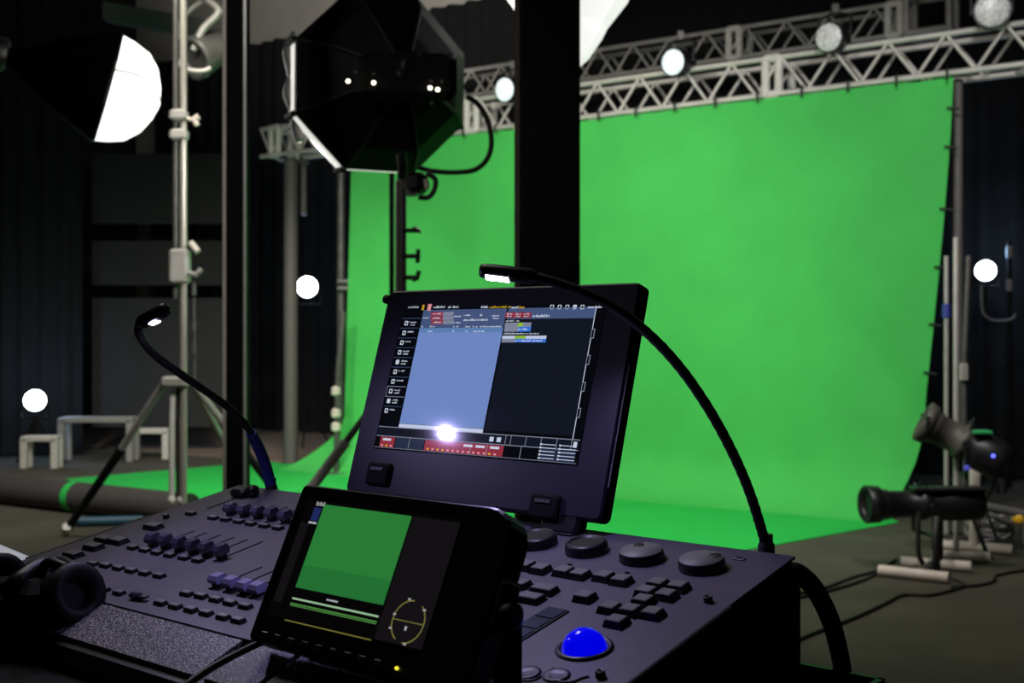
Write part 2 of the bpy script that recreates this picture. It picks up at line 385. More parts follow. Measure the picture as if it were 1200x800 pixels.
# 1: domed softbox at the left
Y1 = 6.0; k1 = Y1 / FPX; C1 = at(123.5, 103, Y1)
ax1 = nrm(.90, .40, -.246); up1 = V((.246, 0, .97))
sb = root('dome_softbox', (C1.x, C1.y, C1.z), 'glowing white domed softbox with black back, cut by a slanting edge, at upper left', 'softbox')
d = MB(); d.lathe(C1, ax1, [(0, 67 * k1), (18 * k1, 63 * k1), (36 * k1, 56 * k1), (50 * k1, 41 * k1), (59 * k1, 20 * k1), (63 * k1, .01)], 8, 0, PI / 8, True, False, up1)
do = d.build('diffuser', DIFFW, sb)
sd = ax1.cross(up1).normalized(); sd = sd if sd.y < 0 else -sd
arc = [C1 + ax1 * (h * k1) + up1.normalized() * (o_ * k1) + sd * (r * k1 * .925 + .004) for h, r, o_ in ((0, 67, 15), (18, 63, 18), (36, 56, 18), (50, 41, 14), (57, 26, 8), (61, 12, 4))]
MB().tube(smooth_path(arc), .005, 6).build('seam', SEAM, do)
d = MB(); d.lathe(C1, -ax1, [(-.015, 68.5 * k1), (.0, 69.5 * k1), (60 * k1, 40 * k1), (95 * k1, 14 * k1), (110 * k1, 12 * k1)], 8, 0, PI / 8, False, False, up1); d.build('shell', SHELLM, sb)
hd = C1 - ax1 * (125 * k1)
d = MB(); d.lathe(C1, -ax1, [(108 * k1, 14 * k1), (112 * k1, 20 * k1), (165 * k1, 20 * k1), (172 * k1, 12 * k1)], 16); d.build('lamp_head', BLACK, sb)
MB().cyl(hd + V((0, 0, 10 * k1)), (hd.x, hd.y, 8.), .02).build('hanging_rod', MATT, sb)
# 3: lantern behind the thick post
Y3 = 6.2; k3 = Y3 / FPX; C3 = at(664, -60, Y3)
sb3 = root('lantern_softbox', C3, 'white lantern softbox hanging at the top behind the thick black post', 'softbox')
d = MB(); d.lathe(C3, (0, 0, -1), [(0, 96 * k3), (60 * k3, 74 * k3), (92 * k3, 49 * k3), (104 * k3, 43 * k3), (128 * k3, 27 * k3), (138 * k3, 16 * k3), (140 * k3, .01)], 8, 0, PI / 8 + .2, True, False); d.build('diffuser', DIFFG, sb3)
d = MB(); d.lathe(C3, (0, 0, 1), [(-.02, 97 * k3), (0, 98 * k3), (50 * k3, 60 * k3), (70 * k3, 14 * k3)], 8, 0, PI / 8 + .2, True, False); d.build('shell', SHELLM, sb3)
MB().cyl(C3 + V((0, 0, 69 * k3)), (C3.x, C3.y, 8), .015).build('hanging_rod', MATT, sb3)
# 2: octabox seen from behind
Y2 = 5.5; k2 = Y2 / FPX; C2 = at(446, 98, Y2)
ax2 = nrm(-.42, 1., .08); up2 = V((0, 0, 1))
ob = root('octagonal_softbox', C2, 'big black octagonal softbox seen from behind with thin glowing edges, on a stand', 'softbox')
R2 = 110 * k2
sh = MB(); sh.lathe(C2, -ax2, [(0, R2), (.03, R2 * .995), (.16, R2 * .78), (.26, R2 * .48), (.33, R2 * .22), (.36, R2 * .2)], 8, 0, PI / 8, False, False, up2); sh.build('shell', SHELLM, ob)
rm = MB(); rm.lathe(C2, ax2, [(-.001, R2 * .985), (.14, R2 * .985), (.15, R2 * .5), (.152, .01)], 8, 0, PI / 8, False, False, up2); rm.build('diffuser', RIMW, ob)
fr = MB(); sd2 = ax2.cross(up2).normalized(); u2 = sd2.cross(ax2).normalized()
for k in range(8):
    a = PI / 8 + k * PI / 4; rr = lambda t, dz: C2 - ax2 * dz + (u2 * math.cos(a) + sd2 * -math.sin(a)) * R2 * t
    MB().tube([rr(1.0, .004), rr(.80, .168), rr(.49, .268), rr(.21, .342)], .008, 6).build('rib', RUBBER, ob)
    # black fabric corner tab that wraps over the glowing edge
    b_ = MB(); b_.tube([rr(1.0, .0), rr(1.0, -.145)], .016, 6); b_.build('corner_tab', MATT, ob)
wp_ = MB(); a0, a1 = math.pi / 2 - PI / 8, math.pi / 2 + PI / 8
for k in (0, 2, 3, 5, 7):
    pass

h2 = C2 - ax2 * .36
lh = MB(); lh.lathe(h2, -ax2, [(0, .09), (.02, .10), (.05, .10), (.06, .075), (.14, .075), (.16, .05)], 20); lo = lh.build('lamp_head', BLACK, ob)
for (uu, vv) in ((408, 95), (438, 97), (504, 103), (513, 105)):
    pp = at(uu, vv, h2.y - .17)
    MB().ball(pp, .009, 8).build('indicator', WLED, ob)
for (uu, vv) in ((417, 84), (438, 86), (440, 99), (505, 95), (518, 95), (506, 121)):
    MB().ball(at(uu, vv, h2.y - .165), .007, 8).build('knob', GREYM, ob)
bk = MB(); bk.box(h2 - ax2 * .10 + V((-.01, .0, -.03)), (.43, .10, .20), bev=.03); bk.build('control_box', MATT, ob)
yk = MB(); yk.tube([at(470, 180, h2.y), at(472, 196, h2.y), at(471, 206, h2.y + .05)], .022, 8); yk.build('yoke', BLACK, ob)
# grey hardware hanging along its left edge
hw = MB(); hw.tube(smooth_path([at(347, 40, Y2 - .02), at(339, 60, Y2 - .03), at(344, 88, Y2 - .03), at(338, 108, Y2 - .04), at(345, 130, Y2 - .03), at(347, 150, Y2), at(352, 165, Y2)]), [.026] * 3 + [.032] * 10 + [.026] * 24, 8)
tag(hw.build('cable_bundle', GREYM), 'greyish twisted cable bundle hanging along the left edge of the octagonal softbox', 'cable')
cbp = [at(547, 113, 5.25), at(560, 122, 5.25), at(571, 140, 5.25), at(576, 165, 5.25), at(571, 186, 5.25), at(556, 199, 5.25), at(530, 202, 5.3), at(505, 200, 5.35), at(490, 196, 5.35)]
tag(MB().tube(smooth_path(cbp), .012, 8).build('power_cable', CABLE), 'black power cable looping out to the right of the octagonal softbox', 'cable')
# its stand
ps = at(471, 300, 5.45); o = root('light_stand', (ps.x, ps.y, 0), 'stand holding the octagonal softbox, behind the big monitor, with hooked clamps', 'stand')
MB().cyl((ps.x, ps.y, .35), (ps.x, ps.y, at(471, 206, 5.45).z), .022).build('pole', STEELD, o)
MB().cyl((ps.x - .022, ps.y - .012, .6), (ps.x - .022, ps.y - .012, at(471, 212, 5.45).z), .009).build('lit_side_strip', CHROME, o)  # bright strip imitating the lit left side of the pole
MB().cyl((at(459, 300, 5.6).x, 5.6, .7), (at(459, 300, 5.6).x, 5.6, at(459, 203, 5.6).z), .012).build('rear_rod', MATT, o)
for vv, up in ((270, 1), (300, 0), (325, -1)):
    a, b = at(473, vv, 5.43), at(490, vv, 5.40); t = MB(); t.cyl(a, b, .011, seg=8)
    pts = {1: [at(484, vv - 3, 5.4), at(491, vv, 5.4), at(491, vv + 3, 5.4)], 0: [at(490, vv - 8, 5.4), at(490, vv, 5.4), at(489, vv + 8, 5.4)], -1: [at(483, vv + 3, 5.4), at(489, vv + 1, 5.4), at(491, vv - 8, 5.4)]}[up]
    t.tube(pts, .011, 6); t.build('clamp', BLACK, o)
t = MB(); t.box(at(487, 215, 5.38), (.11, .1, .1), bev=.02); t.tube(smooth_path([at(500, 203, 5.3), at(510, 210, 5.3), at(509, 222, 5.3), at(502, 231, 5.3), at(490, 231, 5.3)]), .012, 8); co = t.build('clamp_head', BLACK, o)
MB().cyl(at(499, 210, 5.28), at(501, 221, 5.28), .012).build('lever', PIPE, co)
MB().box(at(482, 226, 5.32), (.05, .03, .03)).build('bolt', GREYM, co)
top = V((ps.x, ps.y, 1.21))
lf = onfloor(318, 660); lf = V((ps.x - .95, ps.y - .12, .02))
d = (at(390, 538, ps.y - .06) - top); lf = top + d * ((.02 - top.z) / d.z)
mid = top + (lf - top) * .31
l_ = MB().cyl(top, mid, .016, seg=10).build('leg', STEELD, o); MB().cyl(mid - (lf - top) * .02, lf, .024, seg=10).build('leg_sleeve', WHITEP, l_)
for dx, dy in ((.55, .5), (.5, -.6)): MB().cyl(top, (ps.x + dx, ps.y + dy, .02), .016, seg=10).build('leg', STEELD, o)

# lamp fixture hung under the beam, out of focus
fx = at(240, 62, 9.5); o = root('hanging_fixture', fx, 'dark studio lamp with metal yoke hanging between chrome stand and slim black post', 'stage light')
MB().lathe(fx, nrm(-.45, -.7, -.45), [(-.22, .10), (-.2, .14), (.0, .16), (.12, .18), (.16, .18), (.162, .14), (.10, .12)], 20).build('housing', STEELD, o)
MB().tube(smooth_path([fx + V((-.2, 0, .02)), fx + V((-.2, 0, .25)), fx + V((0, 0, .42)), fx + V((.2, 0, .25)), fx + V((.2, 0, .02))]), .022, 8).build('yoke', ALUD, o)
MB().tube(smooth_path([fx + V((.05, -.1, .4)), fx + V((.14, -.12, .30)), fx + V((.02, -.15, .15)), fx + V((-.05, -.16, -.02))]), .03, 8).build('handle', ALUD, o)
MB().tube(smooth_path([fx + V((-.19, -.2, -.06)), fx + V((-.12, -.22, -.17)), fx + V((.02, -.22, -.20)), fx + V((.1, -.2, -.17))]), .02, 8).build('lens_ring', ALUD, o)
MB().cyl(fx + V((0, 0, .4)), (fx.x, fx.y, 8.), .03).build('hanging_rod', STEELD, o)

# ================================================================= POSTS
def post(u0, u1, y, label, z1, edge=None):
    w = (u1 - u0) * y / FPX; x = at((u0 + u1) / 2, 0, y).x
    o = root('steel_post', (x, y, 0), label, 'post')
    MB().box((x, y + w * .4, z1 / 2 + .01), (w, w * .8, z1), bev=.006).build('column', MATT, o)
    MB().box((x, y + w * .4, .01), (w * 1.7, w * 1.5, .02), bev=.004).build('base_plate', MATT, o)
    if edge:
        for s, ww, m in edge:
            MB().box((x + s * (w / 2 - ww / 2 + .001), y - .003, z1 / 2 + .02), (ww, .006, z1 - .1)).build('lit_edge', m, o)  # coloured strip standing in for light caught along the post edge
    return o
post(603, 680, 4.3, 'thick black square post rising behind the big monitor', 5.2, [(-1, .020, mat('post_lit_side', (.10, .075, .062), .45))])
post(261.5, 288.5, 4.6, 'slim black post with edges painted as lit beside the chrome light stand', 5.2, [(-1, .014, mat('post_lit_edge_left', (.85, .78, .72), .4)), (1, .011, mat('post_lit_edge_right', (.85, .85, .80), .35, .2))])

# ================================================================= CHROME TRIPOD STAND (left)
YS = 7.4; X = at(208, 0, YS).x
o = root('tripod_stand', (X, YS, 0), 'tall chrome double pole tripod light stand at the left with a dark lower leg', 'stand')
zc = at(0, 447, YS).z
MB().cyl((X + at(215, 0, YS).x - X, YS, .28), (at(215, 0, YS).x, YS, 5.0), .023).build('pole', CHROME, o)
MB().cyl((at(204.5, 0, YS).x, YS + .03, 1.6), (at(204.5, 0, YS).x, YS + .03, 5.0), .018).build('pole', STEELD, o)
MB().cyl((at(200, 0, YS).x, YS + .02, .30), (at(201, 0, YS).x, YS + .02, zc - .06), .019).build('lower_tube', WHITEP, o)
MB().cyl((at(207, 0, YS).x, YS + .06, .30), (at(207, 0, YS).x, YS + .06, zc), .022).build('lower_tube', BROWNP, o)
MB().box((at(207, 0, YS).x, YS, zc), (.17, .13, .07), bev=.015).build('collar', ALUD, o)
for vv in (135, 158): MB().box((at(210, 0, YS).x, YS, at(0, vv, YS).z), (.11, .09, .07), bev=.015).build('collar', ALUD, o)
MB().box((at(211, 0, YS).x, YS, at(0, 312, YS).z), (.12, .1, .22), bev=.015).build('collar', ALUD, o)
t = MB(); t.tube([at(220, 139, YS - .06), at(228, 141, YS - .08)], .014); t.tube([at(226, 141, YS - .08), at(233, 136, YS - .08)], .02); t.tube([at(228, 141, YS - .08), at(231, 147, YS - .08)], .018); t.build('knob', PIPE, o)
t = MB(); t.tube([at(223, 284, YS - .05), at(232, 295, YS - .06)], .022); t.build('knob', PIPE, o)
t = MB(); t.tube([at(222, 320, YS - .05), at(230, 322, YS - .06), at(236, 315, YS - .06)], .018); t.build('knob', ALUD, o)
for vv in (340, 383, 408): MB().cyl(at(227, vv - 6, YS), at(227, vv + 6, YS), .016).build('crank_clip', STEELD, o)
MB().cyl(at(227, 330, YS + .02), at(228, 450, YS + .02), .009).build('crank_rod', STEELD, o)
ft = onfloor(77, 628); tp = at(194, 446, YS - .02); md = tp + (ft - tp) * .42
a = MB().cyl(tp, md, .024, seg=10).build('leg', ALUD, o)
MB().cyl(md, ft + V((0, 0, .03)), .030, .026, seg=10).build('leg_sleeve', MATT, a)
MB().cyl(ft + (tp - ft) * .07 + V((-.03, -.02, .0)), ft + V((0, 0, .025)), .03, seg=10).build('foot', WHITEP, a)
MB().cyl(at(155, 530, 7.6), at(202, 590, YS + .1), .008, seg=8)
for (u1, v1) in ((335, 592), (300, 588)):
    f2 = at(u1, v1, 7.9 if u1 > 310 else 8.6); tp2 = at(224, 446, YS + .03); md = tp2 + (f2 - tp2) * .45
    f2 = tp2 + (f2 - tp2) * ((.02 - tp2.z) / (f2.z - tp2.z)); md = tp2 + (f2 - tp2) * .42
    a = MB().cyl(tp2, md, .024, seg=10).build('leg', ALUD, o); MB().cyl(md, f2, .026, seg=10).build('leg_sleeve', MATT, a)
for uu in (201, 212): MB().ball(at(uu, 586, YS), .03, 10).build('wheel_cap', WHITEP, o)
MB().cyl((at(215, 0, YS).x, YS, .0), (at(215, 0, YS).x, YS, .3), .02).build('centre_foot', MATT, o)
q = MB(); q.tube([onfloor(88, 617) + V((0, 0, .035)), onfloor(168, 615) + V((0, 0, .035))], .035, 10)
tag(q.build('pipe_sleeve', TEAL), 'dark teal padded sleeve lying on the floor beside the tripod foot', 'sleeve')
# vinyl roll
ra, rb = onfloor(-60, 582), onfloor(222, 616); ra.z = rb.z = .118
o = root('vinyl_roll', (ra + rb) / 2, 'thick dark grey roll of studio vinyl lying on the floor at the left', 'vinyl roll')
t = MB(); t.tube([ra + (rb - ra) * (i / 12) for i in range(13)], .115, 20); t.build('roll', ROLLM, o)
dr = (rb - ra).normalized(); pb = ra + (rb - ra) * ((85 + 60) / 256)
MB().tube([pb - dr * .035, pb + dr * .035], .1175, 20).build('green_strap', GREENF, o)
# white frames
def wframe(u0, u1, vt, vb, dep, label, m=WHITEP, r=.026):
    y = (EYE) * FPX / (vb - HZ); a, b = at(u0, vt, y), at(u1, vt, y)
    o = root('tube_frame', ((a.x + b.x) / 2, y, 0), label, 'white frame', 'pale tube frames on the floor at the left')
    for x in (a.x, b.x):
        for yy in (y, y + dep): MB().box((x, yy, a.z / 2), (.07, .055, a.z), bev=.006).build('leg', m, o)
    for yy in (y, y + dep): MB().box(((a.x + b.x) / 2, yy, a.z), (b.x - a.x + .055, .055, .055), bev=.006).build('top_rail', m, o)
    for x in (a.x, b.x): MB().box((x, y + dep / 2, a.z), (.05, dep, .05), bev=.006).build('side_rail', m, o)
    return o
wframe(28, 64, 514, 549, .12, 'small pale open tube frame below the bright spot lamp at extreme left')
wframe(72, 152, 492, 541, .2, 'widest pale tube frame, a low table frame left of the chrome stand', mat('grey_tube', (.30, .29, .27), .6))
wframe(156, 194, 505, 538, .12, 'small pale open tube frame directly left of the chrome stand')

# ================================================================= RIGHT SIDE: STANDS AND ELLIPSOIDAL SPOTLIGHTS
def pbase(px, feet, cross, poles, label, m=PIPE):
    o = root('pipe_stand', px, label, 'stand', 'pale pipe stands at the right')
    for (a, b) in feet: MB().cyl(a, b, .033, seg=12).build('foot', m, o)
    if cross: MB().cyl(cross[0], cross[1], .026, seg=10).build('cross_pipe', STEELD, o)
    for (a, b, r, mm) in poles: MB().cyl(a, b, r, seg=12).build('pole', mm, o)
    return o
def fp(u, v): p = onfloor(u, v, .033); return p
a1, b1, a2, b2 = fp(1030, 668), fp(1112, 677), fp(1056, 658), fp(1138, 664)
def mid(p, q, t=.5): return p + (q - p) * t
xb = mid(a1, b1, .78) ; xb2 = mid(a2, b2, .5); bp = mid(xb, xb2)
pbase((bp.x, bp.y, 0), ((a1, b1), (a2, b2)), (mid(a1, b1, .55), mid(a2, b2, .45)), ((mid(a2, b2, .55), V((mid(a2, b2, .55).x, mid(a2, b2, .55).y, .46)), .022, MATT),), 'nearest pale pipe base, under the low black spotlight at the right')
a1, b1 = fp(1092, 650), fp(1160, 653); pm = mid(a1, b1, .42)
pbase((pm.x, pm.y, 0), ((a1, b1),), None, ((pm, V((pm.x, pm.y, 1.95)), .017, ALUD),), 'second pale pipe stand, its pole rising behind the tilted spotlight')
a1, b1 = fp(1106, 638), fp(1186, 644); pm3 = mid(a1, b1, .46)
pbase((pm3.x, pm3.y, 0), ((a1, b1),), None, ((pm3, V((pm3.x, pm3.y, .62)), .034, PIPE),), 'rearmost pale pipe stand, farthest right, short thick pole carrying the tilted spotlight')
x9 = at(1109, 0, 7.9).x
o = root('stand_pole', (x9, 7.9, 0), 'thin pale pole with blue band close to the right edge of the green cloth', 'pole')
MB().cyl((x9, 7.9, .0), (x9, 7.9, at(0, 300, 7.9).z), .016).build('tube', ALUD, o); MB().cyl((x9, 7.9, at(0, 372, 7.9).z), (x9, 7.9, at(0, 356, 7.9).z), .028).build('blue_band', BLUEP, o)
MB().box((x9, 7.9, .01), (.2, .2, .02)).build('base_plate', STEELD, o)
x9 = at(1130, 0, 7.85).x
o = root('stand_pole', (x9, 7.85, 0), 'thin dark pole with a pale clamp just right of the pale stand poles', 'pole')
MB().tube([(x9, 7.85, 0), (x9, 7.85, 1.2), (x9 + .03, 7.85, 1.9)], .02).build('tube', STEELD, o); MB().box(at(1129, 436, 7.82), (.06, .05, .12), bev=.01).build('clamp', ALUD, o)
MB().box((x9, 7.85, .01), (.2, .2, .02)).build('base_plate', STEELD, o)

def ellipsoidal(c, ax, L, r, label, body, yokeup=None):
    ax = V(ax).normalized(); o = root('ellipsoidal_spotlight', c, label, 'stage light', 'ellipsoidal spotlights at the right')
    k = L / .66
    t = MB(); t.lathe(c, ax, [(-.33 * k, r * .5), (-.31 * k, r * 1.15), (-.24 * k, r * 1.22), (-.12 * k, r * 1.2), (-.08 * k, r * 1.0), (-.02 * k, r * .95)], 20); hb = t.build('lamp_housing', BLACK, o)
    t = MB(); t.lathe(c, ax, [(-.03 * k, r * .95), (.0, r * 1.12), (.03 * k, r * 1.12), (.04 * k, r * .92), (.2 * k, r * .92), (.205 * k, r * 1.02), (.25 * k, r * 1.02)], 20); t.build('barrel', body, o)
    t = MB(); t.lathe(c, ax, [(.25 * k, r * 1.02), (.255 * k, r * 1.25), (.32 * k, r * 1.3), (.33 * k, r * 1.15), (.30 * k, r * .9)], 20); t.build('lens_tube', body, o)
    side = ax.cross(V((0, 0, 1))).normalized(); upn = side.cross(ax)
    t = MB()
    for s in (-1, 1): t.box(c + ax * (.30 * k) + side * s * r * 1.25, (.02, .05, .09), bev=.004)
    t.build('colour_frame_slot', BLACK, o)
    for i in range(3):
        a = -.6 + i * .6; MB().tube([c + ax * .015 * k + (upn * math.cos(a) + side * math.sin(a)) * r * 1.0, c + ax * .015 * k + (upn * math.cos(a) + side * math.sin(a)) * r * 1.6], .008, 6).build('shutter_handle', BLACK, o)
    t = MB(); ys = r * 1.5; dn = -1 if yokeup is None else yokeup
    t.tube([c + side * ys, c + side * ys + V((0, 0, dn * r * 2.0)), c - side * ys + V((0, 0, dn * r * 2.0)), c - side * ys], .013, 6); t.build('yoke', BLACK, o)
    for s in (-1, 1): MB().cyl(c + side * s * ys, c + side * s * (ys + .03), .025).build('yoke_knob', BLACK, o)
    return o, hb
cL = at(1082, 590, 6.75)
e1, h1 = ellipsoidal(cL, (-1, -.12, .005), .72, .085, 'black spotlight lying level and pointing left above the pale pipe base', BLACK)
MB().box(at(1110, 572, 6.72), (.42, .12, .02), bev=.006).build('cooling_fin', BLACK, h1)
cU = at(1129, 518, 6.95)
e2, h2_ = ellipsoidal(cU, (-.84, .22, .46), .54, .098, 'grey brown spotlight tilted up to the left, above the level black one', SPOTB, -1)
MB().ball(at(1164, 534, 6.70), .013, 8).build('blue_indicator', BLED, h2_); MB().box(at(1150, 506, 6.86), (.10, .10, .02), bev=.004).build('green_tape', mat('green_tape', (.02, .35, .1), .6), h2_)
MB().ball(at(1133, 548, 6.78), .02, 8).build('blue_indicator', mat('blue_plug', (.05, .06, .4), .4, emit=(.1, .1, .7), es=.35), h2_)
# cables
def floorcable(pts, label, r=.012, m=CABLE):
    p = [onfloor(u, v, r) for u, v in pts]; return tag(MB().tube(smooth_path(p, 8), r, 8).build('cable', m), label, 'cable', 'black cables on the floor')
floorcable([(840, 716), (905, 700), (960, 690), (1000, 676), (1028, 668), (1050, 655)], 'upper of two black floor cables running from the console towards the pale pipe bases', .009)
floorcable([(900, 706), (945, 698), (985, 688), (1010, 680), (1030, 672), (1060, 668)], 'lower of two near parallel black cables ending at the nearest pale pipe base', .009)
floorcable([(880, 775), (920, 757), (950, 743), (1000, 724), (1035, 708), (1058, 697), (1090, 697), (1120, 690), (1130, 684), (1110, 676)], 'long looping black cable across the open floor in front of the pale pipe bases', .009)
floorcable([(1115, 688), (1150, 685), (1165, 680), (1168, 674), (1200, 668), (1240, 664)], 'black cable running off at the right edge past the pale pipe bases', .009)
def hangcable(pts, label, r=.014): return tag(MB().tube(smooth_path([at(*p) for p in pts], 6), r, 8).build('hanging_cable', CABLE), label, 'cable')
hangcable([(1077, 600, 6.6), (1076, 625, 6.6), (1077, 650, 6.62), (1084, 664, 6.7)], 'black cable dropping from the front of the level spotlight to the floor')
hangcable([(1098, 606, 6.6), (1096, 630, 6.55), (1097, 655, 6.55), (1099, 672, 6.6)], 'thick black cable dropping from the middle of the level spotlight', .022)
hangcable([(1140, 606, 7.0), (1150, 632, 7.0), (1162, 655, 7.05), (1185, 662, 7.1), (1215, 655, 7.2)], 'black cable sagging from the rear of the level spotlight towards the right edge')
hangcable([(1165, 540, 7.0), (1163, 570, 7.0), (1155, 588, 7.0), (1160, 610, 7.0), (1170, 635, 7.0)], 'thin cable hanging down behind the tilted spotlight', .010)
pk = at(1193, 607, 7.4)
o = root('pipe_clamp', (pk.x, pk.y, 0), 'short grey pipe clamp with a round yellow knob at the right edge', 'clamp')
MB().cyl((pk.x, pk.y, 0), (pk.x, pk.y, pk.z - .03), .022).build('stem', STEELD, o); MB().ball(pk, .038, 14).build('yellow_knob', YEL, o)
MB().cyl((pk.x - .25, pk.y, .28), (pk.x + .05, pk.y, .22), .028).build('cross_pipe', GREYM, o)
gp = at(1160, 600, 7.6); t = MB()
for k in range(4): t.tube([gp + V((.15 * math.cos(a), .10 * math.sin(a), -.04 * k + .04 * math.sin(2 * a + k) - .02)) for a in [2 * PI * i / 20 for i in range(21)]], .018, 6)
t.build('coil', GREYM, root('cable_coil', gp, 'loose coil of greyish cable hung on the rear pipe stand beside the yellow knob', 'cable'))

# ================================================================= LIGHTING CONSOLE
AZ, TI = .68234412, .18177912
rr_ = V((math.cos(AZ), -math.sin(AZ), 0)); dh = V((math.sin(AZ), math.cos(AZ), 0))
dd = dh * math.cos(TI) + V((0, 0, math.sin(TI))); nn_ = rr_.cross(dd)
W, D = .9, .391
BR = V((.2877, 1.1795, EYE - .2224)); BL = BR - rr_ * W
ZT = BR.z - .125                           # table level
RC = Matrix((rr_, dh, (0, 0, 1))).transposed()
cons = root('lighting_console', (BL.x, BL.y, ZT), 'wide purple grey lighting control desk with faders, buttons and blue trackball', 'lighting console', R=RC)
HB = BL.z - ZT
def pl(s, y, h=0.): return V((s, y * math.cos(TI) - h * math.sin(TI), HB + y * math.sin(TI) + h * math.cos(TI)))
def onp(u, v, h=0.):
    p = hit(u, v, BL + nn_ * h, nn_) - BL; return p.dot(rr_), p.dot(dd)
RT = Matrix.Rotation(TI, 3, 'X')
def onp0(u, v): return onp(u, v)[0]
# body profile in (y,z): panel plane, palm rest, front, bottom
fy, fz = pl(0, -D).y, pl(0, -D).z
prf = [(0, HB - .002), (fy, fz - .002), (fy - .001, fz - .012), (fy - .066, fz - .030), (fy - .072, fz - .045), (fy - .03, .0), (.0, .0)]
t = MB(); t.prism([V((.004, y, z)) for y, z in prf], (W - .008, 0, 0)); t.build('body', CASEB, cons, True)
t = MB(); t.prism([pl(0, 0, -.003), pl(W, 0, -.003), pl(W, -D, -.003), pl(0, -D, -.003)], tuple(RT @ V((0, 0, .003)))); t.build('control_panel', PANELM, cons, True)
a = V((.0, fy + .001, fz - .001)); ww = .058
SPL = onp0(290, 748); SPD = onp0(104, 702.5)
for s0, s1 in ((SPD, SPL - .004), (SPL + .012, SPL + .075), (SPL + .083, .88)):
    t = MB(); t.prism([V((s0, fy - .002, fz - .0015)), V((s1, fy - .002, fz - .0015)), V((s1, fy - ww, fz - .0225)), V((s0, fy - ww, fz - .0225))], (0, 0, -.006)); t.build('palm_rest', SPECK, cons, True)
t = MB(); t.prism([V((.002, fy - .001, fz - .004)), V((SPD, fy - .001, fz - .004)), V((SPD, fy - ww, fz - .025)), V((.002, fy - ww, fz - .025))], (0, 0, -.004)); t.build('palm_rest', mat('palm_rest_shadow', (.012, .011, .016), .6), cons, True)  # dark colour stands in for the headset's shadow on the palm rest
for s in (0, W):                           # end cheeks
    x0 = s - .004 if s == 0 else s - .002
    t = MB(); t.prism([V((x0, .004, HB - .03)), V((x0, fy - .0, fz - .016)), V((x0, fy - .07, fz - .045)), V((x0, fy - .03, .002)), V((x0, .004, .002))], (.006, 0, 0)); t.build('end_cheek', CASEB, cons, True)
t = MB(); t.tube([pl(W + .001, -.14, -.004), pl(W + .001, -D, -.004)], .0045, 8); t.build('edge_trim', RUBBER, cons, True)
t = MB(); t.tube([pl(-.002, -.155, -.001), pl(-.002, -.34, -.001)], .0025, 6); t.build('edge_trim', RUBBER, cons, True)
t = MB(); t.box((W - .055, .012, HB - .055), (.10, .03, .07), bev=.006); t.build('rear_connector_block', CASEB, cons, True)

def place(o, u, v, h=0., rz=0.):
    s, y = onp(u, v, h); return place_sy(o, s, y, 0.)
def place_sy(o, s, y, h=0.):
    o.location = pl(s, y, h); o.rotation_euler = (TI, 0, 0); return o
def proto(mb, name, mats):
    o = mb.build(name, mats, None); o.parent = cons; return o
def copies(first, spots, sub=True):
    for i, (u, v) in enumerate(spots):
        if i == 0: o = first
        else:
            o = first.copy(); col.objects.link(o); o.parent = cons
            for ch in list(first.children):
                c = ch.copy(); col.objects.link(c); c.parent = o
        place(o, u, v)
def keymesh(w, d, h, flare=.0015):
    t = MB(); ring = lambda x, y, z: [V((-x, -y, z)), V((x, -y, z)), V((x, y, z)), V((-x, y, z))]
    x, y = w / 2, d / 2
    t.loft([ring(x + flare, y + flare, 0), ring(x, y, h * .55), ring(x - .0006, y - .0006, h * .9)], 0, True, False)
    t.loft([ring(x - .0007, y - .0007, h * .9), ring(x - .0014, y - .0014, h)], 1, True, False)
    return t
# low soft buttons on the left half
KB = [KEYD, KEYT]
low = proto(keymesh(.0150, .0085, .0048, .0006), 'button', KB)
copies(low, [(156, 643), (170, 646), (184, 649), (199, 652), (216, 655), (232, 658),
             (109, 662), (124, 664), (139, 667), (154, 670), (170, 673), (187, 676),
             (108, 687), (122, 692), (140, 696),
             (250, 608), (265, 610), (280, 612.5), (294, 615), (310, 617.5), (326, 620),
             (219, 697), (236, 700), (253.5, 704), (270, 708), (288, 712),
             (188.5, 708), (206, 712), (224, 716), (242, 720), (262, 724.5), (279.5, 728.5), (224, 603)])
big = proto(keymesh(.026, .015, .007), 'large_button', KB)
copies(big, [(86, 652), (110, 643), (123, 634), (139, 636), (180, 619), (638, 694), (622, 704), (607, 687)])
key = proto(keymesh(.0175, .0165, .0075), 'key', KB)
copies(key, [(616, 666), (634, 670), (661, 673), (680, 676.5), (708, 679), (728.5, 683.5), (686, 703),
             (771, 687.5), (795, 691), (757.7, 697), (781, 701), (754, 707.5), (715, 716), (739, 719), (765, 722.5), (723, 732)])
# faders
def fader(n, spots, capm, tall, slot_len, wid, back):
    for (u, v) in spots:
        s, y = onp(u, v)
        t = MB(); t.box((0, 0, tall * .18), (wid * .8, .010, tall * .36), bev=.001); t.loft([[V((-wid / 2, -.007, tall * .35)), V((wid / 2, -.007, tall * .35)), V((wid / 2, .007, tall * .35)), V((-wid / 2, .007, tall * .35))], [V((-wid * .5, -.0085, tall * .7)), V((wid * .5, -.0085, tall * .7)), V((wid * .5, .0085, tall * .7)), V((-wid * .5, .0085, tall * .7))], [V((-wid * .42, -.005, tall)), V((wid * .42, -.005, tall)), V((wid * .42, .006, tall * 1.05)), V((-wid * .42, .006, tall * 1.05))]], 1, True, False)
        o = proto(t, 'fader', [KEYD, capm]); place_sy(o, s, y)
        f = MB(); f.box((0, (back - slot_len) / 2 + .0, .0003), (.0022, slot_len + back, .0008)); q = f.build('slot', MATT, None); q.parent = o
fader('a', [(180, 640), (195, 642), (211, 645), (227, 648), (243, 651), (260, 654)], CAPM, .017, .012, .0145, .062)
fader('b', [(271, 603), (287, 605), (303, 607), (319, 609), (335, 612)], CAPM, .016, .012, .0145, .05)
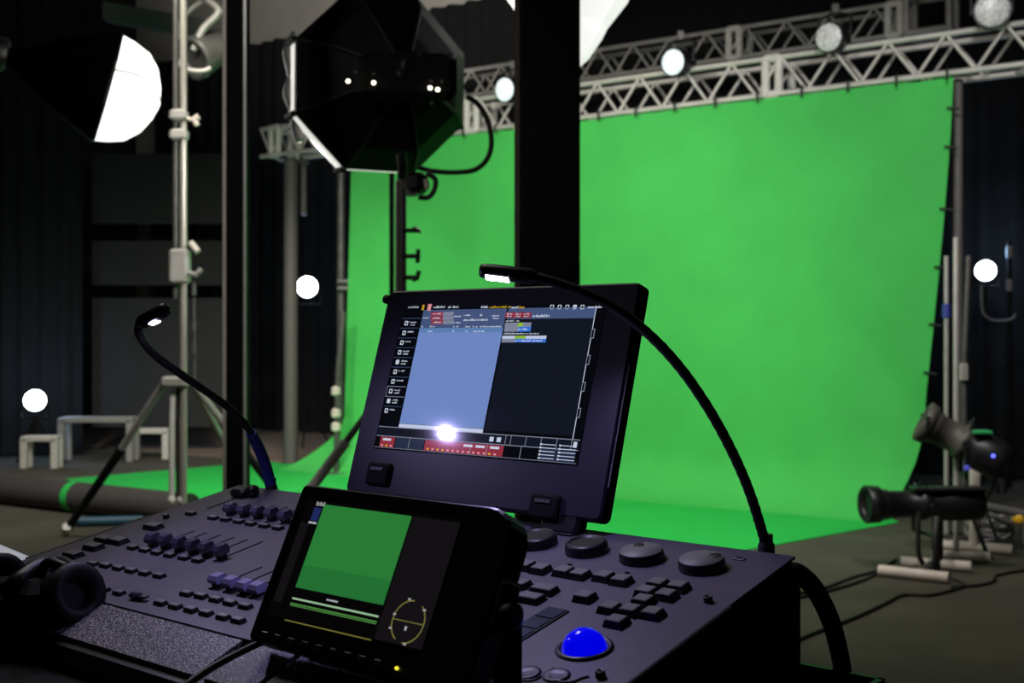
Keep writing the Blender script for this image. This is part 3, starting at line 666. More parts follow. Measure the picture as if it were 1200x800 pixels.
fader('c', [(256, 686), (272, 690), (288, 694), (303, 697)], CAPL, .013, .012, .0165, .062)
t = MB(); t.box((0, 0, .006), (.03, .022, .012), bev=.003); t.box((.02, .004, .008), (.016, .016, .016), bev=.003); o = proto(t, 'power_switch', KEYD); place(o, 284, 581)
t = MB(); t.box((0, 0, .0004), (.0022, .05, .0008)); o = proto(t, 'slot', MATT); place(o, 260, 590)
for (u, v) in ((195, 607), (830, 705), (704, 793)):
    t = MB(); t.lathe((0, 0, 0), (0, 0, 1), [(0, .0045), (.005, .0045), (.006, .0035), (.004, .002)], 12); o = proto(t, 'screw_knob', KEYD); place(o, u, v)
t = MB(); t.ball((0, 0, .002), .0022, 8); o = proto(t, 'yellow_indicator', YLED); place(o, 224, 697)
for (u, v) in ((668, 662), (735, 671.5), (803, 683.5)):
    t = MB(); t.box((0, 0, .0008), (.004, .003, .0016)); o = proto(t, 'marker_lamp', KEYD); place(o, u, v)
t = MB(); t.box((0, 0, .0008), (.014, .007, .0016), bev=.0006); t.box((.0, 0, .0018), (.008, .003, .001), mi=1); o = proto(t, 'socket', [GREYM, KEYD]); place(o, 866, 655)
# encoder wheels
for i, (s, big_) in enumerate(((.616, 0), (.685, 0), (.756, 1), (.828, 1))):
    R_ = .0235
    t = MB(); t.lathe((0, 0, 0), (0, 0, 1), [(0, R_ * 1.02), (.002, R_ * 1.03), (.008, R_), (.010, R_ * .97)], 36)
    o = proto(t, 'encoder_wheel', [KEYD]); place_sy(o, s, -.063)
    t = MB(); top_ = WHEEL if big_ else KEYD
    if big_:
        t.lathe((0, 0, .0101), (0, 0, 1), [(0, R_ * .965), (.001, R_ * .94), (.0012, .001)], 36)
    else:
        t.lathe((0, 0, .0101), (0, 0, 1), [(0, R_ * .965), (.002, R_ * .9), (.0021, R_ * .78), (-.004, R_ * .7), (-.0045, .001)], 36)
    q = t.build('wheel_face', top_, None); q.parent = o
    if big_:
        t = MB(); a = 2.3 if i == 2 else .75; t.lathe((R_ * .62 * math.cos(a), R_ * .62 * math.sin(a), .0112), (0, 0, 1), [(0, .0062), (.0006, .0058), (.0002, .003)], 16); q = t.build('finger_dimple', KEYD, None); q.parent = o
# touch strip
(sa, ya), (sb_, yb) = onp(662, 716), onp(602, 752)
t = MB(); yL = -.165; strip_c = onp(640, 735)
t.box((0, 0, .0008), (.026, .128, .0016), bev=.0006); o = proto(t, 'touch_strip', KEYD)
s1, y1 = onp(664, 716); place_sy(o, s1 - .009, y1 - .064)
for k in range(5):
    t = MB(); t.box((0, .051 - k * .0252, .0021), (.021, .022, .001)); q = t.build('strip_window', mat('strip_window_glass', (.045, .055, .085), .25), None); q.parent = o
# trackball
t = MB(); t.lathe((0, 0, 0), (0, 0, 1), [(0, .0265), (.002, .0255), (.003, .023), (.001, .0205)], 32); o = proto(t, 'trackball_ring', KEYD); place(o, 685, 760)
t = MB(); t.ball((0, 0, -.002), .0205, 28); q = t.build('trackball', BALL, None); q.parent = o
# engraved curved line and two shallow dishes in front of the trackball
for (u, v) in ((618, 789), (652, 792)):
    t = MB(); t.lathe((0, 0, 0), (0, 0, 1), [(0, .0125), (.0016, .012), (.0018, .009), (.0009, .004)], 24); o = proto(t, 'round_button', KEYD); place(o, u, v)
t = MB(); pts = []
for (u, v) in ((600, 797), (622, 798), (636, 792), (648, 784)): s, y = onp(u, v); pts.append(pl(s, y, .0006))
t.tube(smooth_path(pts), .0012, 6)
pts = []
for (u, v) in ((655, 800), (672, 799), (682, 795), (690, 793)): s, y = onp(u, v); pts.append(pl(s, y, .0006))
t.tube(smooth_path(pts), .0012, 6); t.build('engraved_line', KEYD, cons, True)
# dark stick lying on the panel
s, y = onp(163, 702); Mx = Matrix.Translation(BL + rr_ * s + dd * y + nn_ * .004) @ Matrix((rr_, dd, nn_)).transposed().to_4x4() @ Matrix.Rotation(.05, 4, 'Z')
o = root('memory_stick', Mx.translation, 'dark blue stick lying on the desk between the small button rows', 'memory stick', R=Mx.to_3x3())
MB().box((-.004, 0, 0), (.020, .009, .006), bev=.002).build('case', mat('stick_blue', (.018, .022, .07), .3), o, True); MB().box((.0105, 0, .0005), (.010, .007, .003), bev=.0008).build('plug', STEELD, o, True)

# ================================================================= BIG MONITOR
MT = .300; MK = 1.05; MW, MH = .40 * MK, .272 * MK
ML = V((-.21586 * MK, 1.49433 * MK, EYE - .19757 * MK))
mu = dh * math.sin(MT) + V((0, 0, math.cos(MT))); mn = rr_.cross(mu)          # mn points to the viewer? rr x up
if mn.y > 0: mn = -mn
RM = Matrix((rr_, mu, mn)).transposed()
mon = root('touch_monitor', ML + rr_ * (MW / 2), 'large black touch monitor showing a blue window, standing on the console back', 'monitor', R=RM)
XF[mon.name] = Matrix.Translation(ML) @ RM.to_4x4(); mon.location = ML
def onm(u, v):
    p = hit(u, v, ML, mn) - ML; return p.dot(rr_), p.dot(mu)
t = MB()
def rrect(x0, y0, x1, y1, r, z, n=4):
    out = []
    for cx, cy, a0 in ((x1 - r, y1 - r, 0), (x0 + r, y1 - r, PI / 2), (x0 + r, y0 + r, PI), (x1 - r, y0 + r, 1.5 * PI)):
        for k in range(n + 1): out.append(V((cx + r * math.cos(a0 + PI / 2 * k / n), cy + r * math.sin(a0 + PI / 2 * k / n), z)))
    return out
t.loft([rrect(.003, .003, MW - .003, MH - .003, .006, 0), rrect(0, 0, MW, MH, .008, -.003), rrect(0, 0, MW, MH, .008, -.02), rrect(.012, .012, MW - .012, MH - .012, .008, -.038)], 0, True, False)
t.build('casing', mat('monitor_black', (.009, .008, .020), .45), mon, True)
SX0, SY0 = onm(440, 522); SX1, SY1 = onm(706, 360); SX0 -= .002
SX0 = .036 * MK; SX1 = .3575 * MK; SY0 = .058 * MK; SY1 = .247 * MK
def emi(name, c, s=1.): return mat(name, tuple(x * .04 for x in c), .10, emit=c, es=s, spec=.5, var=.02)
SC = [emi('scr_dark', (.0065, .0085, .016)), emi('scr_blue', (.150, .235, .52), 1.), emi('scr_head', (.055, .085, .19)), emi('scr_line', (.10, .20, .42)), emi('scr_white', (.55, .60, .72)),
      emi('scr_red', (.26, .028, .05)), emi('scr_grey', (.20, .22, .30)), emi('scr_yellow', (.55, .33, .02)), emi('scr_bright_blue', (.035, .16, .62)), emi('scr_black', (.002, .0025, .004)),
      emi('scr_lime', (.25, .45, .05)), emi('scr_pink', (.65, .25, .28)), emi('scr_mid', (.018, .026, .055)), emi('scr_pale', (.50, .55, .72))]
sc = MB()
def rect(x0, y0, x1, y1, mi, z): sc.quad(V((x0, y0, z)), V((x1, y0, z)), V((x1, y1, z)), V((x0, y1, z)), mi)
def cx(px, py):                            # crop pixel (440,340, x3.81) to screen plane
    return onm(440 + px / 3.81, 340 + py / 3.81)
def rc(px0, py0, px1, py1, mi, z=.0009):
    (a, b), (c, d) = cx(px0, py0), cx(px1, py1); rect(min(a, c), min(b, d), max(a, c), max(b, d), mi, z)
def word(px, py, wpx, mi, z=.0013, hpx=11):
    # an illegible smear of lettering: close strokes of uneven height
    x, y = cx(px, py); x2, _ = cx(px + wpx, py); hh = hpx / 3.81 / FPX * 1.52; n = max(3, int((x2 - x) / .0012)); st = (x2 - x) / n
    for k in range(n):
        if random.random() < .12: continue
        h_ = hh * random.choice((.6, .6, .7, 1.)); rect(x + k * st, y - hh * .5, x + k * st + st * .72, y - hh * .5 + h_, mi, z)
rect(SX0, SY0, SX1, SY1, 9, .0005)
# layout in screen-plane metres
bx0, _ = cx(200, 170); bx1, _ = cx(572, 170); _, byt = cx(200, 90); _, byh = cx(200, 170); _, byb = cx(115, 595); _, ytop = cx(200, 88)
rect(bx0 + .0, byb, bx1, byh, 1, .0009); rect(bx0, byh, bx1, byt, 2, .0009); _, q = cx(200, 190); rect(bx0, q, bx1, byh, 8 if 0 else 3, .0011)
rect(bx0, byb - .006, bx1, byb - .0005, 13, .0009)
rx0 = bx1 + .003; rx1, _ = cx(985, 100); _, rb_ = cx(500, 625)
rect(rx0, rb_, rx1, byt, 0, .0009); _, q = cx(600, 130); rect(rx0, q, rx1, byt, 2, .0011)
rect(rx1 - .0008, rb_ - .004, rx1 + .0002, byt, 4, .0012)
for yy in (195, 312, 432, 548):
    x, y = cx(975 - (yy - 195) * .19, yy); rect(rx1 - .001, y - .006, rx1 + .004, y + .006, 6, .0013); rect(rx1, y - .005, rx1 + .003, y + .005, 9, .0014)
_, yb0 = cx(20, 690); lft = SX0 + .002
# top bar
word(150, 76, 45, 4); rect(*cx(208, 90), *cx(222, 66), 7, .0011); rect(*cx(232, 92), *cx(254, 62), 11, .0011)
word(262, 76, 50, 4); word(327, 76, 48, 4); word(475, 76, 30, 4); word(508, 76, 100, 7); word(610, 77, 30, 4); word(642, 77, 30, 7)
for k in range(5):
    x, y = cx(790 + k * 34, 76); rect(x - .0028, y - .0028, x + .0028, y + .0028, 4, .0011)
    if k != 3: rect(x - .0014, y - .0014, x + .0018, y + .0018, 9, .0013)
word(948, 76, 66, 4)
# header widgets of the blue window
for i in range(3):
    rc(252, 98 + i * 19, 302, 114 + i * 19, 5, .0012); word(258, 106 + i * 19, 38, 4, .0014, 7); rc(305, 98 + i * 19, 350, 114 + i * 19, 6, .0012)
word(215, 124, 26, 4, hpx=7); word(355, 117, 34, 4, hpx=7); word(350, 145, 34, 4, hpx=7); word(398, 112, 30, 4, hpx=8); word(396, 133, 112, 4, hpx=11); word(470, 110, 10, 4, hpx=14); word(520, 115, 36, 4, hpx=7); word(520, 126, 34, 4, hpx=7)
for a, w_ in ((208, 8), (245, 24), (350, 24), (405, 20), (437, 22), (470, 40), (512, 54)): word(a, 163, w_, 4, hpx=7)
for a, w_ in ((235, 26), (345, 10), (405, 10), (438, 20), (462, 28)): word(a, 184, w_, 13, hpx=7)
# right window widgets
for i in range(3): rc(585 + i * 38, 100, 619 + i * 38, 124, 5, .0013); word(590 + i * 38, 107, 25, 4, .0015, 7); word(590 + i * 38, 117, 22, 4, .0015, 7)
word(705, 115, 76, 4, hpx=13); word(585, 138, 60, 4, hpx=7)
rc(582, 146, 696, 164, 6, .0012); rc(640, 146, 660, 164, 10, .0013); rc(580, 164, 640, 186, 6, .0012); rc(640, 164, 694, 186, 8, .0012); word(640, 175, 45, 4, .0014, 8)
word(575, 194, 158, 4, hpx=7); rc(570, 204, 764, 218, 13, .0012); rc(626, 204, 672, 218, 10, .0013); rc(568, 218, 625, 234, 6, .0012); rc(625, 218, 762, 234, 8, .0012); word(628, 226, 120, 4, .0014, 8)
# side menu
for k in range(10):
    yy = 148 + k * 43.3; xx = 148 - k * 9.9
    x, y = cx(xx - 8, yy); rect(x - .003, y - .003, x + .003, y + .003, 4, .0011)
    if k not in (4, 8): rect(x - .0015, y - .0015, x + .002, y + .0015, 9, .0013)
    word(xx + 8, yy - 5, 26 if k % 2 else 30, 4, hpx=7)
    if k in (0, 3, 4, 7, 8): word(xx + 8, yy + 7, 22, 4, hpx=7)
    x0, y0 = cx(xx - 20, yy - 21); rect(lft, y0 - .0003, bx0 - .002, y0 + .0003, 2, .0011)
    if k == 7:
        x, y = cx(xx - 12, yy + 1)
        for a, b in (((lft, y - .0075), (bx0 - .002, y - .0068)), ((lft, y + .0068), (bx0 - .002, y + .0075)), ((lft, y - .007), (lft + .0008, y + .007))): rect(*a, *b, 6, .0013)
# bottom rows
_, yA = cx(400, 645); _, yB = cx(400, 662); _, yC = cx(400, 735); _, y1t = cx(560, 640)
x1 = SX1 - .002
yr1 = rb_ - .004; yr2 = yr1 - .013; yr3 = SY0 + .002
rect(lft, yr2, x1, yr1, 0, .0008); rect(lft, yr1 - .001, x1, yr1, 6, .0011); rect(lft, yr2 - .0005, x1, yr2 + .0005, 6, .0011); rect(lft, yr3, x1, yr3 + .0006, 6, .0011)
def cell(f0, f1, mi, z=.001): rect(lft + (x1 - lft) * f0, yr3 + .001, lft + (x1 - lft) * f1, yr2 - .001, mi, z)
cell(.025, .105, 5); cell(.11, .185, 12); cell(.19, .265, 12); cell(.27, .665, 5); cell(.67, .745, 9); cell(.75, .82, 9); cell(.83, .99, 12)
for f in (.185, .505, .585, .745):
    rect(lft + (x1 - lft) * f, yr3, lft + (x1 - lft) * (f + .003), yr2, 6, .0012)
for i in range(5):
    yy = yr3 + .003 + i * .0042
    for f0, f1 in ((.83, .9), (.915, .99)): rect(lft + (x1 - lft) * f0, yy, lft + (x1 - lft) * f1, yy + .0009, 13, .0013); rect(lft + (x1 - lft) * f0, yy - .0006, lft + (x1 - lft) * (f0 + .008), yy + .0015, 4, .0014)
for f in [.035 + .025 * i for i in range(3)] + [.285 + .026 * i for i in range(14)]: rect(lft + (x1 - lft) * f, yr3 + .002, lft + (x1 - lft) * (f + .012), yr3 + .0045, 7 if int(f * 1000) % 3 == 0 else 11, .0013)
for f in (.04, .47, .53, .60): rect(lft + (x1 - lft) * f, yr2 - .006, lft + (x1 - lft) * (f + .045), yr2 - .003, 4, .0013)
for f in (.59, .625): rect(lft + (x1 - lft) * f, yr2 + .003, lft + (x1 - lft) * (f + .02), yr1 - .004, 13, .0012)
for f in (.665, .69, .76, .83, .90, .965): rect(lft + (x1 - lft) * f, yr2, lft + (x1 - lft) * (f + .0025), yr1, 6, .0012)
rect(lft + (x1 - lft) * .975, yr2 + .003, lft + (x1 - lft) * .99, yr1 - .003, 4, .0012)
sc.build('screen', SC, mon, True)
for (u, v) in ((446, 552), (640, 590)):
    x, y = onm(u, v); t = MB(); t.box((x, y - .004, .001), (.042, .030, .012), bev=.003); hg = t.build('hinge', MATT, mon, True)
    MB().box((x, y + .002, .0075), (.022, .004, .003)).build('hinge_pin', STEELD, hg, True)
x, y = onm(452, 349); MB().box((x - .004, y, -.006), (.010, .012, .012), bev=.003).build('side_latch', RUBBER, mon, True)
MB().tube([(MW + .0003, .04, -.004), (MW + .0003, MH - .1, -.004)], .0012, 6).build('edge_line', GREYM, mon, True)
xb_, _ = onm(656, 600)
for xx in (xb_, .08):
    t = MB(); p = V((xx, -.002, -.012)); t.box(p, (.055, .035, .022), bev=.004)
    t.build('foot', BLACK, mon, True)
    wp = XF[mon.name] @ V((xx, -.016, -.014)); lowz = (BL.z + ((wp - BL).dot(dh) / math.cos(TI)) * math.sin(TI))
    t = MB(); t.box((wp.x, wp.y, (wp.z + lowz) / 2), (.045, .03, wp.z - lowz + .006), Matrix((rr_, dh, (0, 0, 1))).transposed(), bev=.002); t.build('mount', BLACK, mon)
# rear arm
# ================================================================= SMALL FRONT MONITOR
SQ = math.radians(26.2); SWd, SHt = .270, .155
SB = at(289, 750, 1.08)
su = dh * math.sin(SQ) + V((0, 0, math.cos(SQ))); sn = rr_.cross(su); sn = -sn if sn.y > 0 else sn
RS = Matrix((rr_, su, sn)).transposed()
sm = root('field_monitor', SB, 'smaller black monitor in front with a green picture on its screen', 'monitor', R=RS)
def ons(u, v):
    p = hit(u, v, SB, sn) - SB; return p.dot(rr_), p.dot(su)
t = MB(); t.loft([rrect(.002, .002, SWd - .002, SHt - .002, .004, 0)[:0] or [V(p) for p in rrect(.002, .002, SWd - .002, SHt - .002, .004, 0)], rrect(0, 0, SWd, SHt, .004, -.003), rrect(0, 0, SWd, SHt, .004, -.024)], 0, True, False)
def srect(x0, y0, x1, y1, z, r1):
    out = []
    for cx_, cy_, a0, r in ((x1, y1, 0, r1), (x0, y1, PI / 2, .004), (x0, y0, PI, .006), (x1, y0, 1.5 * PI, .01)):
        px = cx_ - r if a0 in (0, 1.5 * PI) else cx_ + r; py = cy_ - r if a0 in (0, PI / 2) else cy_ + r
        for k in range(7): out.append(V((px + r * math.cos(a0 + PI / 2 * k / 6), py + r * math.sin(a0 + PI / 2 * k / 6), z)))
    return out
t = MB(); t.loft([srect(.002, .002, SWd - .002, SHt - .002, 0, .028), srect(0, 0, SWd, SHt, -.003, .03), srect(0, 0, SWd, SHt, -.026, .03)], 0, True, False); t.build('casing', mat('field_monitor_black', (.006, .006, .007), .35), sm, True)
s2 = MB(); SM = [emi('fm_black', (.0018, .0014, .0016)), emi('fm_side', (.0068, .0055, .0070)), emi('fm_green', (.022, .19, .036)), emi('fm_line', (.07, .24, .05)), emi('fm_blue', (.012, .02, .10)), emi('fm_yellow', (.20, .19, .04)), emi('fm_white', (.35, .36, .38)), emi('fm_green_low', (.017, .155, .032)), emi('fm_pale', (.30, .5, .30))]
def sr_(u0, v0, u1, v1, mi, z):
    (a, b), (c, d) = ons(u0, v0), ons(u1, v1); s2.quad(V((min(a, c), min(b, d), z)), V((max(a, c), min(b, d), z)), V((max(a, c), max(b, d), z)), V((min(a, c), max(b, d), z)), mi)
def cr(x, y): return 280 + x / 3.333, 560 + y / 3.333
gx0, gy1 = ons(*cr(345, 105)); gx1, _ = ons(*cr(688, 145)); _, gy0 = ons(*cr(215, 425))
gx0 = (gx0 + ons(*cr(215, 425))[0]) / 2; gx1 = (gx1 + ons(*cr(560, 487))[0]) / 2
scx0 = ons(*cr(265, 150))[0]; scx1 = ons(*cr(870, 170))[0]; _, scy0 = ons(*cr(170, 530)); scy1 = gy1 + .003
def q2(x0, y0, x1, y1, mi, z): s2.quad(V((x0, y0, z)), V((x1, y0, z)), V((x1, y1, z)), V((x0, y1, z)), mi)
q2(scx0 - .006, scy0 - .004, scx1, scy1, 0, .0004); q2(gx1 + .002, scy0 - .003, scx1, gy1, 1, .0007); q2(scx0 - .004, scy0 + .01, gx0 - .012, gy1 - .02, 1, .0007)
ym = gy0 + (gy1 - gy0) * .27; q2(gx0, ym, gx1, gy1, 2, .0009); q2(gx0, gy0, gx1, ym, 7, .0009)
for dy, mi, w_ in ((.011, 8, .0016), (.0155, 3, .0012), (.017, 3, .0008), (.031, 5, .0008)): q2(gx0 + .001, gy0 - dy, gx1 - .001, gy0 - dy + w_, mi, .0009)
q2(gx0 + .045, gy0 - .006, gx0 + .06, gy0 - .0045, 6, .0009)
q2(gx0 - .012, gy1 - .017, gx0 - .002, gy1 - .004, 4, .0009); q2(gx0 - .013, gy1 - .020, gx0 - .002, gy1 - .018, 6, .0009)
for k in range(5): q2(gx0 - .011 + k * .0025, gy1 - .002, gx0 - .0095 + k * .0025, gy1 + (.001 if k % 2 else .002), 6, .0009)
ccx, ccy = ons(*cr(663, 562)); rad = .0175
for k in range(40):
    if 6 <= k <= 9 or 27 <= k <= 29: continue
    a, b = 2 * PI * k / 40, 2 * PI * (k + 1) / 40; o_ = V((ccx, ccy, .0009))
    s2.quad(*(o_ + V((r * math.cos(x), r * math.sin(x), 0)) for r, x in ((rad, a), (rad + .001, a), (rad + .001, b), (rad, b))), 5)
q2(ccx - rad, ccy - .0003, ccx + rad, ccy + .0003, 5, .0009); q2(ccx - .0015, ccy - .0075, ccx + .001, ccy - .004, 6, .001)
s2.quad(V((ccx - .001, ccy - .006, .0009)), V((ccx, ccy - .006, .0009)), V((ccx + .004, ccy + rad * .9, .0009)), V((ccx + .003, ccy + rad * .9, .0009)), 1)
for dx, dy in ((-.006, rad + .001), (.014, .012), (.004, -rad - .001), (-rad, .004), (-rad, -.008)): q2(ccx + dx - .0015, ccy + dy - .0008, ccx + dx + .0015, ccy + dy + .0008, 6, .001)
s2.build('screen', SM, sm, True)
for k in range(9):
    x = .022 + k * .0185; t = MB(); t.box((x, .0085, .001), (.009, .006, .002), bev=.0006); t.build('button', mat('fm_button', (.03, .028, .032), .4), sm, True)
MB().ball((.193, .0085, .001), .0018, 8).build('yellow_indicator', YLED, sm, True)
t = MB(); t.box((SWd + .004, .075, -.012), (.010, .045, .022), bev=.003); t.lathe((SWd + .008, .070, -.012), (1, 0, 0), [(0, .011), (.003, .012), (.010, .011), (.011, .008)], 14); t.build('tilt_knob', RUBBER, sm, True)
# support arm down to the palm rest / case lid
wp = XF[sm.name] @ V((SWd - .012, .075, -.034)); lp = XF[sm.name] @ V((SWd - .012, -.03, -.034))
def surfz(p):
    y = (p - BL).dot(dh)
    if y > fy: return BL.z + y * math.tan(TI)
    return ZT + fz - .018 if y > fy - .068 else ZT
ft_ = V((wp.x, wp.y, surfz(wp) + .001))
MB().box(((wp.x + ft_.x) / 2, (wp.y + ft_.y) / 2, (wp.z + ft_.z) / 2 + .0), (.032, .014, wp.z - ft_.z), RC, bev=.003).build('support_arm', MATT, sm)
wq = XF[sm.name] @ V((.13, .03, -.036))
MB().box(wq, (.15, .016, .08), RC @ Matrix.Rotation(-SQ, 3, 'X'), bev=.003).build('rear_plate', MATT, sm)
zq = surfz(wq) + .002
MB().box((wq.x, wq.y, (wq.z + zq) / 2 + .0), (.11, .02, wq.z - zq - .0), RC, bev=.003).build('stand_block', mat('stand_block_grey', (.014, .013, .016), .6), sm)
# its cable
p_ = [at(318, 748, 1.09), at(296, 757, 1.07), at(270, 770, 1.05), at(240, 787, 1.03), at(215, 806, 1.01), at(195, 830, 1.0), at(190, 880, 1.0)]
tag(MB().tube(smooth_path(p_), .0035, 8).build('monitor_cable', mat('cable_brown', (.03, .024, .022), .5)), 'thin brown black cable leaving the lower left corner of the smaller monitor', 'cable')

# ================================================================= GOOSENECK LAMPS
def goose(label, pts, head0, head1, ledpx, ledlen, lm, sleeve=None, aim=None, hr=.010):
    P = smooth_path([at(*p) for p in pts], 8); base = P[0]
    o = root('gooseneck_lamp', base, label, 'desk lamp', 'gooseneck lamps on the console')
    n = len(P); t = MB(); t.tube(P, [.0057 if i % 2 else .0053 for i in range(n)], 10); t.build('neck', RUBBER, o)
    MB().lathe(base - V((0, 0, .012)), (0, 0, 1), [(0, .009), (.014, .009), (.018, .007), (.026, .007)], 14).build('plug', BLACK, o)
    if sleeve: MB().tube(P[1:sleeve], .0085, 10).build('sleeve', BLUEP, o)
    a, b = at(*head0), at(*head1); ax = (b - a).normalized(); L = (b - a).length
    t = MB(); t.lathe(a, ax, [(-.004, hr * .6), (.004, hr), (L - .006, hr), (L, hr * .85), (L + .001, hr * .4)], 14); t.build('head', BLACK, o)
    c = at(*ledpx); nrmv = V(aim).normalized(); nrmv = (nrmv - ax * nrmv.dot(ax)).normalized(); m_ = a + ax * (c - a).dot(ax); side = nrmv.cross(ax)
    R = Matrix((ax, side, nrmv)).transposed()
    MB().box(m_ + nrmv * (hr * .93), (ledlen, hr * .85, hr * .22), R).build('led_strip', lm, o)
    return o, m_ + nrmv * (hr * 1.3), nrmv
g1 = goose('shorter gooseneck lamp with blue sleeve at the console rear left corner',
           [(318, 571, 1.71), (311, 545, 1.705), (302, 522, 1.69), (288, 498, 1.66), (266, 476, 1.63), (238, 456, 1.59), (210, 437, 1.55), (184, 418, 1.525), (168, 401, 1.49), (162, 387, 1.475), (165, 378, 1.467)],
           (165, 378, 1.467), (195, 362, 1.448), (181, 369, 1.46), .012, LEDL, 22, (.75, -.5, -.42), .0095)
g2 = goose('longer gooseneck lamp arching over the big monitor from the console rear right corner',
           [(898, 641, 1.218), (890, 612, 1.215), (876, 570, 1.21), (856, 525, 1.205), (830, 478, 1.20), (798, 432, 1.20), (762, 393, 1.205), (722, 362, 1.215), (682, 342, 1.225), (645, 329, 1.235), (626, 324, 1.24)],
           (626, 324, 1.24), (564, 317, 1.26), (585, 320, 1.253), .026, LEDW, None, (0, -.55, -.83), .0085)

# ================================================================= HEADSET, PAPER, STRAP, CASE
def hs(u, v, h): 
    s, y = onp(u, v, h); return BL + rr_ * s + dd * y + nn_ * h
hc = hs(62, 700, .03)
o = root('headset', hs(62, 712, 0), 'black intercom headset lying on the front left of the console', 'headset')
c1_, c2_ = at(84, 696, 1.275), at(0, 677, 1.37)
for c_, ax_, rr in ((c1_, nrm(.75, -.55, .25), .031), (c2_, nrm(.6, -.75, .2), .026)):
    t = MB(); t.lathe(c_, ax_, [(-.03, rr * .5), (-.028, rr * .9), (-.01, rr), (0, rr * .95)], 20); k = t.build('ear_cup', MATT, o)
    t = MB(); t.lathe(c_, ax_, [(0, rr * 1.02), (.008, rr * 1.12), (.016, rr * 1.05), (.017, rr * .6), (.004, rr * .5)], 20); t.build('ear_pad', RUBBER, k)
    t = MB(); t.tube(smooth_path([c_ - ax_ * .012 + V((0, 0, rr)), c_ - ax_ * .03 + V((-.01, 0, rr * 1.25)), c_ - ax_ * .035 + V((-.02, .01, rr * .6))]), .006, 8); t.build('cup_yoke', BLACK, k)
t = MB(); t.tube(smooth_path([at(84, 668, 1.30), at(70, 661, 1.33), at(45, 664, 1.31), at(22, 680, 1.28), at(8, 690, 1.28), at(-25, 690, 1.3)]), .010, 10); t.build('headband', BLACK, o)
t = MB(); t.tube(smooth_path([at(96, 676, 1.30), at(103, 671, 1.31), at(110, 676, 1.31), at(106, 684, 1.31)]), .004, 8); t.ball(at(112, 684, 1.305), .006, 10); t.build('microphone_boom', BLACK, o)
t = MB(); t.box(at(42, 700, 1.29), (.075, .05, .045), RC, bev=.012); t.ball(at(30, 680, 1.30), .012, 12); t.build('control_box', MATT, o)
t = MB(); t.box(at(15, 705, 1.30), (.08, .06, .05), RC, bev=.014); t.build('padding', MATT, o)
pz = at(10, 650, 1.74).z
pc = [at(-60, 622, 1.80), at(33, 652.5, 1.735), at(14, 667, 1.70), at(-80, 650, 1.70)]
for p in pc: p.z = pz
pc = [hit(u, v, V((0, 0, pz)), V((0, 0, 1))) for u, v in ((-70, 610), (33, 652.5), (12, 668), (-100, 640))]
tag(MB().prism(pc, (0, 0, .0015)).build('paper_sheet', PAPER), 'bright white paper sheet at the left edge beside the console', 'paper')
cc = sum(pc, V()) / 4
t = MB(); q = [cc + (p - cc) * .93 for p in pc]
for p in q: p.z = pz - .001
t.prism(q, (0, 0, -(pz - .0))); tag(t.build('side_pedestal', MATT), 'black pedestal under the white paper at the left edge beside the console', 'pedestal')
# thick black strap cable at the rear right
p_ = [at(915, 672, 1.195), at(932, 670, 1.20), at(950, 684, 1.20), at(964, 706, 1.195), at(975, 732, 1.19), at(983, 762, 1.185), at(988, 790, 1.18), at(991, 822, 1.18), at(992, 850, 1.18)]
P = smooth_path(p_); tag(MB().tube(P, [.0105 - .002 * i / len(P) for i in range(len(P))], 12).build('loom_cable', CABLE), 'thick black cable loom curving down from the rear right corner of the console', 'cable')
# flight case carrying the console
x0, x1_, y0_, y1_ = -.06, W + .088, -D - .16, .008
def lc(x, y, z): return RC @ V((x, y, 0)) + V((BL.x, BL.y, z))
o = root('flight_case', lc((x0 + x1_) / 2, (y0_ + y1_) / 2, 0), 'black flight case with a raised rim under the lighting console', 'flight case')
t = MB(); t.prism([lc(x0, y0_, .08), lc(x1_, y0_, .08), lc(x1_, y1_, .08), lc(x0, y1_, .08)], (0, 0, ZT - .0805)); t.build('body', MATT, o)
t = MB(); th = .006
for a, b, c, d in ((x0, y0_, x1_, y0_ + th), (x1_ - th, y0_, x1_, y1_ + th), (x0, y1_, x1_, y1_ + th), (x0 - th, y0_, x0, y1_ + th)):
    t.prism([lc(a, b, ZT - .02), lc(c, b, ZT - .02), lc(c, d, ZT - .02), lc(a, d, ZT - .02)], (0, 0, .034))
t.build('rim', mat('case_rim', (.02, .02, .02), .35, .5), o)
for x, y in ((x0 + .08, y0_ + .08), (x1_ - .08, y0_ + .08), (x0 + .08, y1_ - .08), (x1_ - .08, y1_ - .08)):
    t = MB(); p = lc(x, y, .04); t.cyl(p - rr_ * .02, p + rr_ * .02, .04, seg=16); t.build('caster', RUBBER, o)

# ================================================================= LIGHTS
w = bpy.data.worlds.new('World'); bpy.context.scene.world = w; w.use_nodes = True
w.node_tree.nodes['Background'].inputs[0].default_value = (.8, .85, 1., 1); w.node_tree.nodes['Background'].inputs[1].default_value = .004
lamp('AREA', 'octabox_light', C2 + ax2 * .17, 60, (1, .98, .93), .7, C2 + ax2 * 3 + V((.6, 0, -.9)))
lamp('AREA', 'lantern_light', C3 + V((0, .1, -141 * k3)), 35, (1, .98, .94), .6, C3 + V((0, 1.5, -3.)))
lamp('AREA', 'dome_light', C1 + ax1 * .36, 7, (1, .99, .95), .6, C1 + ax1 * 3)
lamp('SPOT', 'screen_wash_right', (1.6, 4.3, 4.6), 430, (1, 1, .98), .4, sf(1.4, 0, 1.4), 75, .7)
lamp('SPOT', 'screen_wash_left', (-2.2, 6.2, 4.8), 520, (1, .98, .86), .4, sf(4.2, 0, 1.4), 80, .7)
lamp('SPOT', 'truss_wash', (1.5, 3.5, 2.2), 85, (1, .90, .80), .3, sf(1.2, 1., 3.7), 55, .8)  # unseen spot added to light the trusses from the front
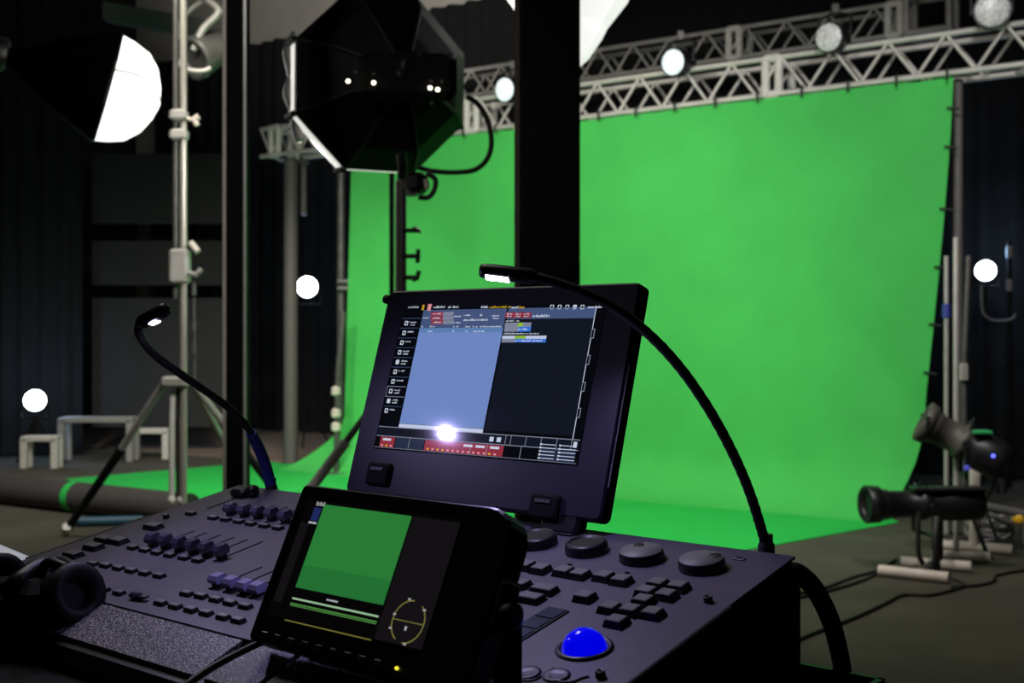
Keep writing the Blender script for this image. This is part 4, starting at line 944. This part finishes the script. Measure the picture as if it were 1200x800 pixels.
lamp('SPOT', 'stand_wash', (.6, 5.2, 4.4), 190, (1, .88, .78), .2, (2.5, 6.6, .2), 62, .9)  # extra unseen spot put in to warm the right-hand pipes and floor
lamp('SPOT', 'floor_wash', (-3.4, 6.5, 4.6), 620, (1, .94, .86), .3, (-3.6, 10.6, 0), 80, .9)  # spot without a fixture, shaped to brighten the left floor and boards
lamp('SPOT', 'left_floor_fill', (-1.4, 8.2, 4.9), 420, (1, .97, .86), .3, (-2.7, 11.9, 0), 54, .8)  # added fixtureless spot that lifts the green sheet at the far left
lamp('SPOT', 'wall_wash', (-1.5, 9.0, 4.2), 720, (1, .95, .88), .4, sf(8.0, BW, 6.6), 60, .9)  # invented lamp that only brightens the grey wall above the drape
lamp('AREA', 'desk_fill', (-.9, 2.6, 3.6), 15, (1, .97, .88), .8, (0, 1.2, 1.1))  # unseen overhead fill added to lift the desk panel and key tops
lamp('SPOT', 'post_rake', (-2.4, 1.2, 4.2), 100, (1, .95, .9), .2, (-1.0, 4.6, 2.2), 34, .6)  # out-of-view spot added to brighten the post edges
for H, e in ((H1, 14), (H2, 20), (H3, 12)):
    lamp('POINT', 'halo_glow', H[1] - H[2] * .36 + V((0, 0, .16)), e, (.42, .64, 1.), .05)  # added glow behind each spot lamp, standing in for its lens halo
lamp('SPOT', 'gooseneck_left_light', g1[1] + g1[2] * .004, 1.3, (.54, .46, 1.), .008, g1[1] + V((.35, -.12, -.36)), 150, .6)
lamp('SPOT', 'gooseneck_right_light', g2[1] + g2[2] * .004, 2.0, (.52, .45, 1.), .012, g2[1] + V((.05, -.16, -.4)), 150, .6)

# ================================================================= CAMERA
cam = bpy.data.cameras.new('Camera'); co = bpy.data.objects.new('Camera', cam); col.objects.link(co)
co.location = (0, 0, EYE); co.rotation_euler = (PI / 2, 0, 0); cam.sensor_width = 36; cam.lens = 36 * FPX / 1200; cam.shift_y = -(400 - HZ) / 1200
cam.clip_start = .05; cam.dof.use_dof = True; cam.dof.focus_distance = 1.34; cam.dof.aperture_fstop = 8.5
sc_ = bpy.context.scene; sc_.camera = co
sc_.view_settings.view_transform = 'Standard'; sc_.view_settings.look = 'None'; sc_.view_settings.exposure = 0
